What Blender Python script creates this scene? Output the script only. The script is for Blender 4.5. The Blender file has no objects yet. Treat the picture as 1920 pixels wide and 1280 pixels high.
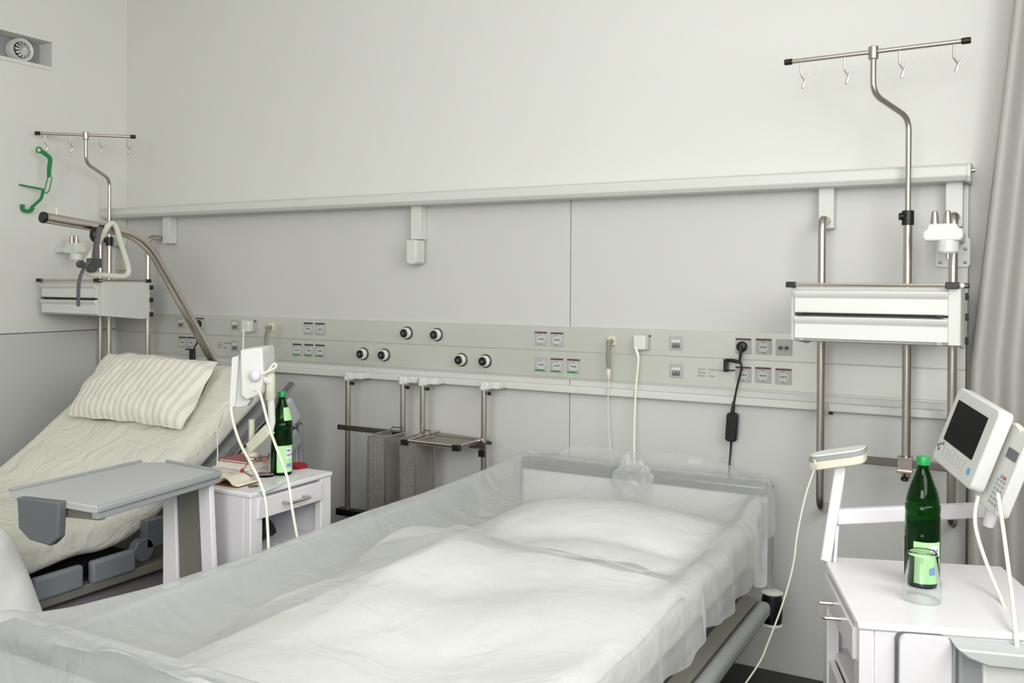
import bpy, math, random
import numpy as np
from mathutils import Vector, Matrix, noise
random.seed(7); np.random.seed(7)
S = bpy.context.scene; COL = S.collection
# ---------------------------------------------------------------- camera
F = 1697.9; PCY = 539.8
YAW, PIT, ROL = math.radians(28.957), math.radians(.3458), math.radians(.3247)
CAM = Vector((4.553, -3.552, 1.5))
_f = Vector((-math.sin(YAW)*math.cos(PIT), math.cos(YAW)*math.cos(PIT), -math.sin(PIT)))
_r = Vector((math.cos(YAW), math.sin(YAW), 0)); _u = _r.cross(_f)
RT = _r*math.cos(ROL)+_u*math.sin(ROL); UP = -_r*math.sin(ROL)+_u*math.cos(ROL); FW = _f
cd = bpy.data.cameras.new('camera'); cam = bpy.data.objects.new('camera', cd); COL.objects.link(cam)
cam.matrix_world = Matrix(((RT.x, UP.x, -FW.x, CAM.x), (RT.y, UP.y, -FW.y, CAM.y), (RT.z, UP.z, -FW.z, CAM.z), (0, 0, 0, 1)))
cd.sensor_width = 36; cd.lens = F/1920*36; cd.shift_y = -(640-PCY)/1920; cd.clip_start = .02
S.camera = cam
def ray(u, v): return RT*((u-960)/F)+UP*(-(v-PCY)/F)+FW
def aX(u, v, x): d = ray(u, v); return CAM+d*((x-CAM.x)/d.x)
def aY(u, v, y): d = ray(u, v); return CAM+d*((y-CAM.y)/d.y)
def aZ(u, v, z): d = ray(u, v); return CAM+d*((z-CAM.z)/d.z)
def aD(u, v, dep): return CAM+ray(u, v)*dep
# ---------------------------------------------------------------- world, lights, exposure
w = bpy.data.worlds.new('world'); S.world = w; w.use_nodes = True
w.node_tree.nodes['Background'].inputs[0].default_value = (.93, .97, 1, 1)
w.node_tree.nodes['Background'].inputs[1].default_value = .9
S.view_settings.view_transform = 'Standard'; S.view_settings.look = 'None'
S.view_settings.gamma = 1; S.view_settings.exposure = 0.0
def area(name, loc, target, sx, sy, power, col=(1, 1, 1)):
    l = bpy.data.lights.new(name, 'AREA'); l.shape = 'RECTANGLE'; l.size = sx; l.size_y = sy; l.energy = power; l.color = col
    o = bpy.data.objects.new(name, l); COL.objects.link(o); o.location = loc
    o.rotation_euler = (Vector(target)-Vector(loc)).to_track_quat('-Z', 'Y').to_euler(); return o
area('window_daylight_side', (5.44, -3.1, 2.3), (0, -3.1, 2.0), 3.5, 1.4, 104, (1, 1, .99))
area('front_fill', (4.3, -5.92, 2.2), (4.3, 0, 1.9), 1.7, 1.4, 86, (1, 1, .99))  # added fill from behind the camera, brightens faces turned to the room
# ---------------------------------------------------------------- helpers
def lin(c):
    c = c/255; return c/12.92 if c <= .04045 else ((c+.055)/1.055)**2.4
def rgb(r, g, b): return (lin(r), lin(g), lin(b), 1)
MATS = {}
def mat(name, col, rough=.5, metal=0, bump=0, bscale=60, var=0, vscale=8, **kw):
    if name in MATS: return MATS[name]
    m = bpy.data.materials.new(name); m.use_nodes = True; nt = m.node_tree; b = nt.nodes['Principled BSDF']
    b.inputs['Base Color'].default_value = rgb(*col); b.inputs['Roughness'].default_value = rough; b.inputs['Metallic'].default_value = metal
    tc = nt.nodes.new('ShaderNodeTexCoord')
    if var:
        n = nt.nodes.new('ShaderNodeTexNoise'); n.inputs['Scale'].default_value = vscale; nt.links.new(tc.outputs['Object'], n.inputs['Vector'])
        mx = nt.nodes.new('ShaderNodeMix'); mx.data_type = 'RGBA'; mx.inputs[6].default_value = rgb(*[c*(1-var) for c in col]); mx.inputs[7].default_value = rgb(*[min(255, c*(1+var*.5)) for c in col])
        nt.links.new(n.outputs['Fac'], mx.inputs[0]); nt.links.new(mx.outputs[2], b.inputs['Base Color'])
    if bump:
        n = nt.nodes.new('ShaderNodeTexNoise'); n.inputs['Scale'].default_value = bscale; n.inputs['Detail'].default_value = 4; nt.links.new(tc.outputs['Object'], n.inputs['Vector'])
        bp = nt.nodes.new('ShaderNodeBump'); bp.inputs['Strength'].default_value = bump; bp.inputs['Distance'].default_value = .01
        nt.links.new(n.outputs['Fac'], bp.inputs['Height']); nt.links.new(bp.outputs[0], b.inputs['Normal'])
    for k, v in kw.items(): b.inputs[k.replace('_', ' ')].default_value = v
    MATS[name] = m; return m
M = {}
M['paint'] = mat('wall_paint', (222, 222, 216), .8, bump=.05, bscale=180, var=.012, vscale=3)
M['panel'] = mat('panel_laminate', (205, 205, 202), .45, var=.01, vscale=2)
M['duct'] = mat('anodised_duct', (208, 209, 201), .38, metal=.4, var=.01)
M['rail'] = mat('pale_powder_coat', (212, 213, 206), .4)
M['ceil'] = mat('ceiling_paint', (235, 235, 230), .9, var=.01)
M['floor'] = mat('dark_linoleum', (34, 32, 33), .35, var=.2, vscale=30)
M['steel'] = mat('brushed_steel', (196, 188, 180), .28, metal=1, bump=.03, bscale=300)
M['dsteel'] = mat('dull_steel', (120, 113, 105), .4, metal=1)
M['wplast'] = mat('white_plastic', (218, 219, 213), .35)
M['white'] = mat('white_lacquer', (226, 224, 227), .3, var=.01)
M['gplast'] = mat('grey_plastic', (150, 153, 154), .4)
M['gdark'] = mat('slate_plastic', (98, 101, 105), .45)
M['black'] = mat('black_rubber', (14, 12, 16), .4)
M['sock'] = mat('socket_grey', (176, 176, 173), .4)
M['socki'] = mat('socket_inner', (196, 196, 194), .4)
M['green'] = mat('green_mark', (38, 140, 62), .5)
M['red'] = mat('maroon_mark', (92, 46, 52), .5)
M['gclip'] = mat('green_plastic', (12, 128, 66), .35)
M['ivory'] = mat('ivory_plastic', (214, 212, 192), .4)
M['greytube'] = mat('grey_rubber', (140, 137, 122), .5)
M['white_cord'] = mat('white_cord', (238, 240, 222), .4)
M['tabletop'] = mat('grey_laminate', (188, 189, 191), .4, var=.01)
M['sheet'] = mat('cotton_sheet', (220, 219, 208), .9, bump=.7, bscale=7)
for n_ in M['sheet'].node_tree.nodes:
    if n_.type == 'BUMP': n_.inputs['Distance'].default_value = .028
    if n_.type == 'TEX_NOISE': n_.inputs['Distortion'].default_value = 1.5
M['duvet'] = mat('white_duvet', (236, 237, 233), .9, bump=.35, bscale=14, Sheen_Weight=.2)
M['screen'] = mat('black_screen', (3, 3, 4), .3, Specular_IOR_Level=.08)
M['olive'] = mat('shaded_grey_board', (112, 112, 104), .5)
M['strap'] = mat('grey_webbing', (92, 88, 94), .8, bump=.2, bscale=400)
M['paper'] = mat('paper', (226, 218, 200), .8)
M['clear'] = None
def glass(name, col, rough=0.02, ior=1.45):
    m = mat(name, (255, 255, 255), rough); b = m.node_tree.nodes['Principled BSDF']
    b.inputs['Base Color'].default_value = col; b.inputs['Transmission Weight'].default_value = 1; b.inputs['IOR'].default_value = ior; return m
M['clear'] = glass('clear_glass', (.99, 1, 1, 1), 0, 1.25)
M['gglass'] = glass('green_glass', (.004, .22, .02, 1), ior=1.3)

def tag(o, label=None, cat=None, group=None, kind=None):
    if label: o['label'] = label
    if cat: o['category'] = cat
    if group: o['group'] = group
    if kind: o['kind'] = kind
    return o
ORG = {}
def thing(name, label, cat, loc, group=None):
    o = bpy.data.objects.new(name, None); COL.objects.link(o); o.location = loc; o.empty_display_size = .05
    ORG[o.name] = Vector(loc); return tag(o, label, cat, group)
class MB:
    def __init__(s, T=None): s.v = []; s.f = []; s.T = T
    def add(s, vs, fs):
        n = len(s.v); s.v += [s.T(Vector(v)) if s.T else Vector(v) for v in vs]; s.f += [tuple(i+n for i in f) for f in fs]; return s
    def box(s, a, b):
        x0, x1 = sorted((a[0], b[0])); y0, y1 = sorted((a[1], b[1])); z0, z1 = sorted((a[2], b[2]))
        return s.add([(x0, y0, z0), (x1, y0, z0), (x1, y1, z0), (x0, y1, z0), (x0, y0, z1), (x1, y0, z1), (x1, y1, z1), (x0, y1, z1)],
                     [(0, 3, 2, 1), (4, 5, 6, 7), (0, 1, 5, 4), (1, 2, 6, 5), (2, 3, 7, 6), (3, 0, 4, 7)])
    def obox(s, o, ex, ey, ez, lo, hi):
        o, ex, ey, ez = map(Vector, (o, ex, ey, ez)); P = lambda a, b, c: o+ex*a+ey*b+ez*c
        x0, y0, z0 = lo; x1, y1, z1 = hi
        return s.add([P(x0, y0, z0), P(x1, y0, z0), P(x1, y1, z0), P(x0, y1, z0), P(x0, y0, z1), P(x1, y0, z1), P(x1, y1, z1), P(x0, y1, z1)],
                     [(0, 3, 2, 1), (4, 5, 6, 7), (0, 1, 5, 4), (1, 2, 6, 5), (2, 3, 7, 6), (3, 0, 4, 7)])
    def prism(s, poly, o, ex, ey, ez, h):      # poly in (ex, ey), extruded h along ez
        o, ex, ey, ez = map(Vector, (o, ex, ey, ez)); n = len(poly)
        vs = [o+ex*a+ey*b for a, b in poly]+[o+ex*a+ey*b+ez*h for a, b in poly]
        return s.add(vs, [tuple(range(n-1, -1, -1)), tuple(range(n, 2*n))]+[(i, (i+1) % n, (i+1) % n+n, i+n) for i in range(n)])
    def tube(s, pts, r, seg=12, caps=True):
        pts = [Vector(p) for p in pts]; n = len(pts); rr = r if hasattr(r, '__len__') else [r]*n
        vs = []; t0 = (pts[1]-pts[0]).normalized(); up = Vector((0, 0, 1)) if abs(t0.z) < .9 else Vector((1, 0, 0))
        a = t0.cross(up).normalized()
        for i, p in enumerate(pts):
            t = ((pts[min(i+1, n-1)]-p).normalized()+(p-pts[max(i-1, 0)]).normalized()).normalized()
            a = (a-t*a.dot(t)).normalized(); b = t.cross(a)
            for k in range(seg):
                th = 2*math.pi*k/seg; vs.append(p+(a*math.cos(th)+b*math.sin(th))*rr[i])
        fs = [(i*seg+k, i*seg+(k+1) % seg, (i+1)*seg+(k+1) % seg, (i+1)*seg+k) for i in range(n-1) for k in range(seg)]
        if caps: fs += [tuple(range(seg-1, -1, -1)), tuple((n-1)*seg+k for k in range(seg))]
        return s.add(vs, fs)
    def cyl(s, a, b, r, r2=None, seg=20): return s.tube([a, b], [r, r if r2 is None else r2], seg)
    def lathe(s, prof, o, seg=28, ax=(0, 0, 1)):
        o = Vector(o); az = Vector(ax).normalized(); e = Vector((1, 0, 0)) if abs(az.x) < .9 else Vector((0, 1, 0))
        a = az.cross(e).normalized(); b = az.cross(a); vs = []
        for r, z in prof:
            for k in range(seg):
                th = 2*math.pi*k/seg; vs.append(o+az*z+(a*math.cos(th)+b*math.sin(th))*max(r, 1e-5))
        n = len(prof)
        return s.add(vs, [(i*seg+k, i*seg+(k+1) % seg, (i+1)*seg+(k+1) % seg, (i+1)*seg+k) for i in range(n-1) for k in range(seg)])
    def sphere(s, o, r, sc=(1, 1, 1), seg=16):
        prof = [(r*math.sin(math.pi*i/10), -r*math.cos(math.pi*i/10)) for i in range(11)]
        o = Vector(o); q = MB().lathe(prof, (0, 0, 0), seg)
        return s.add([o+Vector((v.x*sc[0], v.y*sc[1], v.z*sc[2])) for v in q.v], q.f)
    def grid(s, fn, nu, nv):
        vs = [fn(i/nu, j/nv) for j in range(nv+1) for i in range(nu+1)]
        return s.add(vs, [(j*(nu+1)+i, j*(nu+1)+i+1, (j+1)*(nu+1)+i+1, (j+1)*(nu+1)+i) for j in range(nv) for i in range(nu)])
    def build(s, name, m, parent=None, bevel=0, base=None, sub=0, solid=0, ang=38, seg=2):
        vs = s.v; org = Vector((0, 0, 0))
        if parent is not None:
            q = parent
            org = ORG[q.name]
        elif base == 'c':
            lo = Vector([min(v[i] for v in vs) for i in range(3)]); hi = Vector([max(v[i] for v in vs) for i in range(3)])
            org = Vector(((lo.x+hi.x)/2, (lo.y+hi.y)/2, lo.z))
        elif base is not None: org = Vector(base)
        me = bpy.data.meshes.new(name); me.from_pydata([v-org for v in vs], [], s.f); me.update()
        me.shade_smooth(); me.set_sharp_from_angle(angle=math.radians(ang))
        if m: me.materials.append(m)
        o = bpy.data.objects.new(name, me); COL.objects.link(o)
        if parent is not None: o.parent = parent; ORG[o.name] = org
        else: o.location = org; ORG[o.name] = org
        if solid:
            d = o.modifiers.new('s', 'SOLIDIFY'); d.thickness = solid; d.offset = 0
        if bevel:
            d = o.modifiers.new('b', 'BEVEL'); d.width = bevel; d.segments = seg; d.limit_method = 'ANGLE'; d.angle_limit = math.radians(40)
        if sub:
            d = o.modifiers.new('u', 'SUBSURF'); d.levels = sub; d.render_levels = sub
        return o
def fixn(o):
    import bmesh
    bm = bmesh.new(); bm.from_mesh(o.data); bmesh.ops.recalc_face_normals(bm, faces=bm.faces); bm.to_mesh(o.data); bm.free(); return o
def spline(pts, n=8):
    pts = [Vector(p) for p in pts]; q = [pts[0]*2-pts[1]]+pts+[pts[-1]*2-pts[-2]]; out = []
    for i in range(1, len(q)-2):
        for k in range(n):
            t = k/n; a, b, c, d = q[i-1:i+3]
            out.append(.5*((2*b)+(c-a)*t+(2*a-5*b+4*c-d)*t*t+(3*b-a-3*c+d)*t**3))
    return out+[pts[-1]]
def fillet(pts, r, n=6):
    pts = [Vector(p) for p in pts]; out = [pts[0]]
    for i in range(1, len(pts)-1):
        p, a, b = pts[i], pts[i-1]-pts[i], pts[i+1]-pts[i]; rr = min(r, a.length*.49, b.length*.49)
        A = p+a.normalized()*rr; B = p+b.normalized()*rr
        for k in range(n+1):
            t = k/n; out.append(A*(1-t)**2+p*2*t*(1-t)+B*t*t)
    return out+[pts[-1]]
def rrect(w, h, r, n=4, cx=0, cy=0):
    out = []
    for sx, sy, a0 in ((1, 1, 0), (-1, 1, 90), (-1, -1, 180), (1, -1, 270)):
        for k in range(n+1):
            a = math.radians(a0+90*k/n); out.append((cx+sx*(w/2-r)+r*math.cos(a), cy+sy*(h/2-r)+r*math.sin(a)))
    return out
def text(s, o, ex, ey, size, m, name, parent, thick=.0004):
    cu = bpy.data.curves.new('t', 'FONT'); cu.body = s; cu.size = size; cu.extrude = thick; cu.resolution_u = 2
    ob = bpy.data.objects.new('t', cu); COL.objects.link(ob)
    dg = bpy.context.evaluated_depsgraph_get(); me0 = bpy.data.meshes.new_from_object(ob.evaluated_get(dg))
    ex, ey = Vector(ex).normalized(), Vector(ey).normalized(); ez = ex.cross(ey); org = ORG[parent.name]
    vs = [Vector(o)+ex*v.co.x+ey*v.co.y+ez*v.co.z-org for v in me0.vertices]
    me = bpy.data.meshes.new(name); me.from_pydata(vs, [], [tuple(p.vertices) for p in me0.polygons]); me.materials.append(m)
    bpy.data.objects.remove(ob); bpy.data.meshes.remove(me0); bpy.data.curves.remove(cu)
    r = bpy.data.objects.new(name, me); COL.objects.link(r); r.parent = parent; ORG[r.name] = org; return r
def struct(o): o['kind'] = 'structure'; return o
X, Y, Z = Vector((1, 0, 0)), Vector((0, 1, 0)), Vector((0, 0, 1))
# ---------------------------------------------------------------- room shell
WX = -.091; XR = 5.3; YF = -6.0; CZ = 3.3
struct(MB().box((WX-.2, .3, -.1), (XR+.2, YF, 0)).build('floor', M['floor']))
struct(MB().box((WX-.2, .3, CZ), (XR+.2, YF, CZ+.1)).build('ceiling', M['ceil']))
struct(MB().box((WX-.2, .071, 0), (XR+.2, .27, CZ)).build('wall_back', M['paint']))
# left wall with a recess for the vent
vy0, vy1, vz0, vz1 = -1.05, -.411, 2.671, 2.806
m = MB(); m.box((WX-.2, .071, 0), (WX, vy1, CZ)); m.box((WX-.2, vy1, 0), (WX, vy0, vz0)); m.box((WX-.2, vy1, vz1), (WX, vy0, CZ)); m.box((WX-.2, vy0, 0), (WX, YF, CZ))
struct(m.build('wall_left', M['paint']))
struct(MB().box((WX, .02, 0), (WX+.002, YF, 1.211)).build('trim_1', M['panel']))
struct(MB().box((WX, .02, 1.2115), (WX+.0028, YF, 1.2165)).build('trim_2', M['gdark']))
# right wall with window opening
m = MB(); m.box((XR, .071, 0), (XR+.2, -1.35, CZ)); m.box((XR, -1.35, 0), (XR+.2, -4.85, 1.5)); m.box((XR, -1.35, 3.0), (XR+.2, -4.85, CZ)); m.box((XR, -4.85, 0), (XR+.2, YF, CZ))
struct(m.build('wall_right', M['paint']))
m = MB()
for yy in (-1.38, -3.1, -4.82): m.box((XR+.02, yy-.03, 1.5), (XR+.08, yy+.03, 3.0))
m.box((XR+.02, -1.35, 1.5), (XR+.08, -4.85, 1.56)); m.box((XR+.02, -1.35, 2.94), (XR+.08, -4.85, 3.0))
struct(m.build('window_1', M['white']))
m = MB(); m.box((WX-.2, YF, 0), (3.4, YF-.1, CZ)); m.box((5.2, YF, 0), (XR+.2, YF-.1, CZ)); m.box((3.4, YF, 0), (5.2, YF-.1, 1.4)); m.box((3.4, YF, 2.9), (5.2, YF-.1, CZ)); struct(m.build('wall_front', M['paint']))
m = MB(); [m.box((xx-.03, YF-.02, 1.4), (xx+.03, YF-.08, 2.9)) for xx in (3.43, 4.3, 5.17)]; m.box((3.4, YF-.02, 1.4), (5.2, YF-.08, 1.46)); m.box((3.4, YF-.02, 2.84), (5.2, YF-.08, 2.9)); struct(m.build('fill_window', M['white']))  # unseen window added behind the camera to go with the frontal fill
# wall cladding boards, seam at x = 2.876
SEAM = 2.872
for k, (xa, xb, za, zb) in enumerate(((WX+.003, SEAM-.0018, 1.30, 1.87), (SEAM+.0018, 4.414, 1.30, 1.87), (WX+.003, SEAM-.0018, 0, 1.10), (SEAM+.0018, 4.414, 0, 1.10))):
    struct(MB().box((xa, .008, za), (xb, .068, zb)).build('trim_%d' % (k+3), M['panel'], bevel=.001))
# ---------------------------------------------------------------- vent
t = thing('air_vent', 'grey recessed air vent with round finned nozzle high on the left wall', 'vent', (WX-.03, (vy0+vy1)/2, vz0))
MB().box((WX-.16, vy0+.001, vz0+.001), (WX-.11, vy1-.001, vz1-.001)).build('back_plate', M['gplast'], t)
m = MB(); x1 = WX+.012
for a, b in (((vy0-.02, vz0-.02), (vy1+.0, vz0)), ((vy0-.02, vz1), (vy1+.0, vz1+.02))): m.box((WX, a[0], a[1]), (WX+.008, b[0], b[1]))
m.build('frame', M['paint'], t, bevel=.002)
for k, yc in enumerate((-.548, -.80)):
    zc = 2.742; n = MB(); n.lathe([(.062, -.05), (.066, .0), (.06, .01), (.045, .0), (.04, -.04)], (WX-.055, yc, zc), 32, (1, 0, 0)); o = fixn(n.build('nozzle', M['wplast'], t))
    f = MB()
    for q in range(12):
        a = 2*math.pi*q/12; d = Vector((0, math.cos(a), math.sin(a))); e = Vector((0, -math.sin(a), math.cos(a)))
        f.add([Vector((WX-.03, yc, zc))+d*.006, Vector((WX-.05, yc, zc))+d*.043-e*.007, Vector((WX-.045, yc, zc))+d*.043+e*.0075, Vector((WX-.028, yc, zc))+d*.006+e*.004], [(0, 1, 2, 3)])
    f.sphere((WX-.03, yc, zc), .008)
    f.build('fins', M['wplast'], o, solid=.002); MB().cyl((WX-.1, yc, zc), (WX-.08, yc, zc), .044).build('throat', M['black'], o)
# ---------------------------------------------------------------- top light rail
t = thing('wall_light_rail', 'long pale horizontal lighting rail mounted across the wall above both beds', 'light rail', (2.16, .07, 1.856))
prof = [(.07, 1.862), (.07, 1.925), (-.10, 1.915), (-.112, 1.905), (-.112, 1.873), (-.098, 1.857), (.0, 1.856)]
m = MB(); m.prism(prof, (WX+.002, 0, 0), Y, Z, X, 4.412-WX); fixn(m.build('housing', M['rail'], t, bevel=.003))
m = MB(); m.prism([(a*1.02, (b-1.89)*1.12+1.89) for a, b in prof], (4.412, 0, 0), Y, Z, X, .012); fixn(m.build('end_cap', M['rail'], t, bevel=.002))
MB().cyl((4.424, -.06, 1.895), (4.436, -.06, 1.895), .008).build('screw', M['steel'], t)
def bracket(px, zb, plate=True, w=.054):
    c = aY(px, 380, -.05).x
    MB().box((c-w/2, .006, zb), (c+w/2, -.05, 1.86)).build('bracket', M['rail'], t, bevel=.002)
    return c
BR = {}
BR['l2'] = bracket(311, aY(311, 456, -.05).z); BR['r1'] = bracket(1549, aY(1549, 428, -.05).z); BR['r2'] = bracket(1789, aY(1789, 425, -.05).z)
BR['mid'] = bracket(779, 1.70)
c = BR['mid']; m = MB()
mz = aY(779, 450, -.06).z; mb = aY(779, 496, -.06).z
m.prism([(-.029, mz), (.029, mz), (.029, mb+.015)]+[(.029*math.cos(a), mb+.018-.018*math.sin(a)) for a in [math.pi*k/8 for k in range(1, 8)]]+[(-.029, mb+.018)], (c, -.01, 0), X, Z, -Y, .075)
fixn(m.build('hanger_cup', M['rail'], t, bevel=.006, seg=3))
MB().box((WX+.03, .006, 1.70), (WX+.09, -.05, 1.86)).build('bracket', M['rail'], t, bevel=.002)
# ---------------------------------------------------------------- supply duct
t = thing('supply_duct', 'long grey medical supply panel with two rows of outlets running along the wall', 'wall duct', (2.16, 0, 1.03))
m = MB(); m.box((WX+.003, 0, 1.203), (4.41, .03, 1.311)); m.box((WX+.003, 0, 1.088), (4.41, .03, 1.2005)); m.box((WX+.003, .004, 1.08), (4.41, .03, 1.31)); m.build('body', M['duct'], t, bevel=.0015)
m = MB(); m.box((WX+.003, .022, 1.058), (4.41, .03, 1.088)); m.build('channel', M['gplast'], t)
m = MB(); m.box((WX+.003, -.028, 1.026), (4.41, .012, 1.056)); m.build('mounting_rail', M['rail'], t, bevel=.004)
DK = mat('print_grey', (140, 140, 134), .6)
for p, ss in (((408, 643), .55), ((1308, 693), 1.0)):
    q = aY(p[0], p[1], -.001); 
    for k, (a, b) in enumerate((('Tel. Nr.', 'Telefon Nummer'), ('Zimmer', '|'), ('Station', '| Bett'))):
        text(a, q+Vector((0, 0, -.013*k)), X, Z, .011, DK, 'printed_text', t); text(b, q+Vector((.045, 0, -.013*k)), X, Z, .011, DK, 'printed_text', t)
# ---------------------------------------------------------------- outlets
H = .031
def plate(name, label, cat, u, v, h=H, group=None, m='sock'):
    p = aY(u, v, 0); t = thing(name, label, cat, (p.x, 0, p.z-h), group)
    MB().box((p.x-h, -.0001, p.z-h), (p.x+h, -.004, p.z+h)).build('face_plate', M[m], t, bevel=.002); return t, p
def socket(u, v, label, band=None, greenb=False, group='wall sockets in the supply duct'):
    t, p = plate('wall_socket', label, 'socket', u, v, group=group)
    m = MB(); m.lathe([(.0225, -.006), (.0225, .003), (.0205, .004), (.0195, .0005), (.0001, .0005)], (p.x, -.004, p.z-.002), 24, (0, -1, 0)); fixn(m.build('socket_cup', M['socki'], t))
    m = MB()
    for k in (-1, 0, 1): m.cyl((p.x+k*.0095, -.0044, p.z-.002), (p.x+k*.0095, -.0062, p.z-.002), .0028, seg=10)
    for k in (-1, 1): m.box((p.x-.003, -.0044, p.z-.002+k*.019), (p.x+.003, -.009, p.z-.002+k*.0215))
    m.build('contact_holes', M['black'], t)
    if band: MB().box((p.x-H*.97, -.004, p.z+H-.0075), (p.x+H*.97, -.0052, p.z+H-.001)).build('marking_band', M[band], t)
    if greenb: MB().box((p.x-H*.97, -.004, p.z-H+.001), (p.x+H*.6, -.0052, p.z-H+.007)).build('marking_band', M['green'], t)
    return t
def data(u, v, label):
    t, p = plate('data_outlet', label, 'data outlet', u, v, h=.028)
    MB().box((p.x-.019, -.004, p.z+.003), (p.x+.019, -.006, p.z+.014)).build('label_window', M['wplast'], t)
    m = MB(); m.box((p.x-.016, -.004, p.z-.02), (p.x+.016, -.0055, p.z+.001)); m.build('port_recess', M['gdark'], t)
    m = MB(); [m.box((p.x+k*.008-.004, -.0055, p.z-.006), (p.x+k*.008+.004, -.008, p.z)) for k in (-1, 1)]; m.build('port_shutter', M['sock'], t)
def gas(u, v, label):
    p = aY(u, v, 0); t = thing('gas_outlet', label, 'gas outlet', (p.x, 0, p.z-.03))
    MB().lathe([(.001, 0), (.03, 0), (.031, .006), (.027, .008)], (p.x, -.0002, p.z), 28, (0, -1, 0)).build('outer_ring', M['black'], t)
    o = MB().lathe([(.026, .004), (.027, .012), (.024, .026), (.02, .028), (.018, .02)], (p.x, 0, p.z), 28, (0, -1, 0)).build('collar', M['wplast'], t)
    MB().lathe([(.0205, .012), (.02, .033), (.016, .036), (.0001, .035)], (p.x, 0, p.z), 24, (0, -1, 0)).build('coupling', M['black'], t)
    MB().lathe([(.006, .035), (.006, .038), (.0001, .038)], (p.x, 0, p.z), 12, (0, -1, 0)).build('valve_tip', M['gdark'], t)
GR = 'grey earthed wall socket '
data(340, 605, 'dim grey data outlet partly behind the leaning lifting pole')
socket(376, 606, GR+'holding the black plug beside the lifting pole', 'black')
data(441, 609, 'grey data outlet in the upper row just left of the far white plug')
socket(474, 611, GR+'half hidden by the white plug above the far bedside terminal', 'black')
socket(579, 615.5, GR+'left one of the upper pair between far bed and gas outlets', 'black')
socket(601, 616.5, GR+'right one of the upper pair left of the gas outlets', 'black')
socket(343, 641, GR+'in the lower row furthest left behind the far bed', 'black'); socket(359, 641.5, GR+'in the lower row touching the lifting pole on its left', 'black')
data(441, 648, 'grey data outlet in the lower row above the far bedside terminal')
socket(558, 655, GR+'with green strip, leftmost of three beside the far monitor', 'black', True)
socket(580, 656, GR+'with green strip, middle of three beside the far monitor', 'black', True)
socket(601, 657, GR+'with green strip, rightmost of three beside the far monitor', 'black', True)
gas(764, 624, 'round black gas outlet in the upper row, under the middle hanger'); gas(820, 627, 'round black gas outlet in the upper row, right one of the pair')
gas(682, 663, 'round black gas outlet leftmost in the lower row'); gas(722, 665, 'round black gas outlet second from left in the lower row')
gas(866, 674, 'round black gas outlet in the lower row, third from left'); gas(911, 676.5, 'round black gas outlet rightmost in the lower row')
socket(1015, 634.5, GR+'in the upper row near the panel seam, left one of two', 'red'); socket(1045, 636, GR+'in the upper row near the panel seam, right one of two', 'red')
socket(1015, 682.5, GR+'with green strip, leftmost of three near the panel seam', 'sock', True)
socket(1045, 684.5, GR+'with green strip, middle of the three near the panel seam', 'red', True)
socket(1076, 686, GR+'with green strip, rightmost of the three near the panel seam', 'red', True)
data(1268, 643, 'grey data outlet right of the near white plug, upper row'); data(1268, 695, 'grey data outlet in the lower row left of the small printed text')
socket(1208, 641.5, GR+'behind the near white plug', 'black')
socket(1394, 648.5, GR+'holding the black plug above the near bed', 'red'); socket(1432, 649.5, GR+'right of the black plug in the upper row', 'red')
socket(1394, 701.5, GR+'behind the black cord in the lower row', 'red'); socket(1431, 703, GR+'in the middle of the three on the lower right', 'red')
socket(1469, 705.5, GR+'rightmost in the lower row below the earthing outlet', 'red')
t, p = plate('earthing_outlet', 'grey equipotential earthing outlet with two round pins and yellow mark', 'outlet', 1470, 651)
for k in (-1, 1):
    m = MB(); m.lathe([(.0075, 0), (.008, .006), (.0055, .007), (.0055, .002), (.003, .002), (.003, .006), (.0001, .006)], (p.x+k*.012, -.004, p.z-.002), 16, (0, -1, 0)); m.build('earth_pin', M['gdark'], t)
m = MB(); m.box((p.x-.005, -.004, p.z-.004), (p.x+.005, -.005, p.z)); m.build('link_mark', M['gdark'], t)
m = MB(); m.add([(p.x-.006, -.0045, p.z-.012), (p.x+.006, -.0045, p.z-.012), (p.x, -.0045, p.z-.018)], [(0, 2, 1)]); m.build('earth_mark', mat('yellow_mark', (214, 200, 60), .5), t, solid=.0006)

# ---------------------------------------------------------------- plugs and cords on the wall
def cord(name, pts, r, m, label=None, cat=None, parent=None, n=8):
    o = MB().tube(spline(pts, n), r, 8).build(name, m, parent, base=None if parent is not None else 'c')
    if label: tag(o, label, cat)
    return o
def black_plug(u, v, t):
    p = aY(u, v, 0); MB().lathe([(.0001, .022), (.014, .022), (.0195, .018), (.0205, .0), (.001, -.001)][::-1], (p.x, -.008, p.z-.002), 24, (0, -1, 0)).build('plug_body', M['black'], t)
    m = MB(); m.box((p.x-.006, -.03, p.z-.03), (p.x+.006, -.04, p.z+.004)); m.tube([(p.x, -.034, p.z-.028), (p.x-.004, -.034, p.z-.058)], [.0065, .0045], 10); m.build('plug_grip', mat('charcoal_plastic', (38, 38, 40), .45), t, bevel=.002); return p
p0 = aY(1393, 648, 0)
t = thing('power_adapter', 'black power cord with inline adapter box hanging on the wall above the near bed', 'power adapter', (p0.x, -.03, .8))
p = black_plug(1393, 648, t)
bx = aY(1373, 800, -.04)
cord('cord', [(p.x-.004, -.034, p.z-.055), aY(1390, 690, -.035), aY(1382, 725, -.035), aY(1376, 755, -.038)], .0042, M['black'], parent=t)
m = MB(); a = aY(1376, 752, -.04); b = aY(1373, 775, -.04); m.tube([a, b], [.005, .009], 12)
m.build('strain_relief', M['black'], t)
e1 = (aY(1375, 770, -.04)-aY(1371, 828, -.04)).normalized(); e2 = e1.cross(Y)
m = MB(); m.prism(rrect(.044, .112, .012), bx+Y*.012, e2, e1, -Y, .03); fixn(m.build('adapter_box', M['black'], t, bevel=.005))
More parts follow.
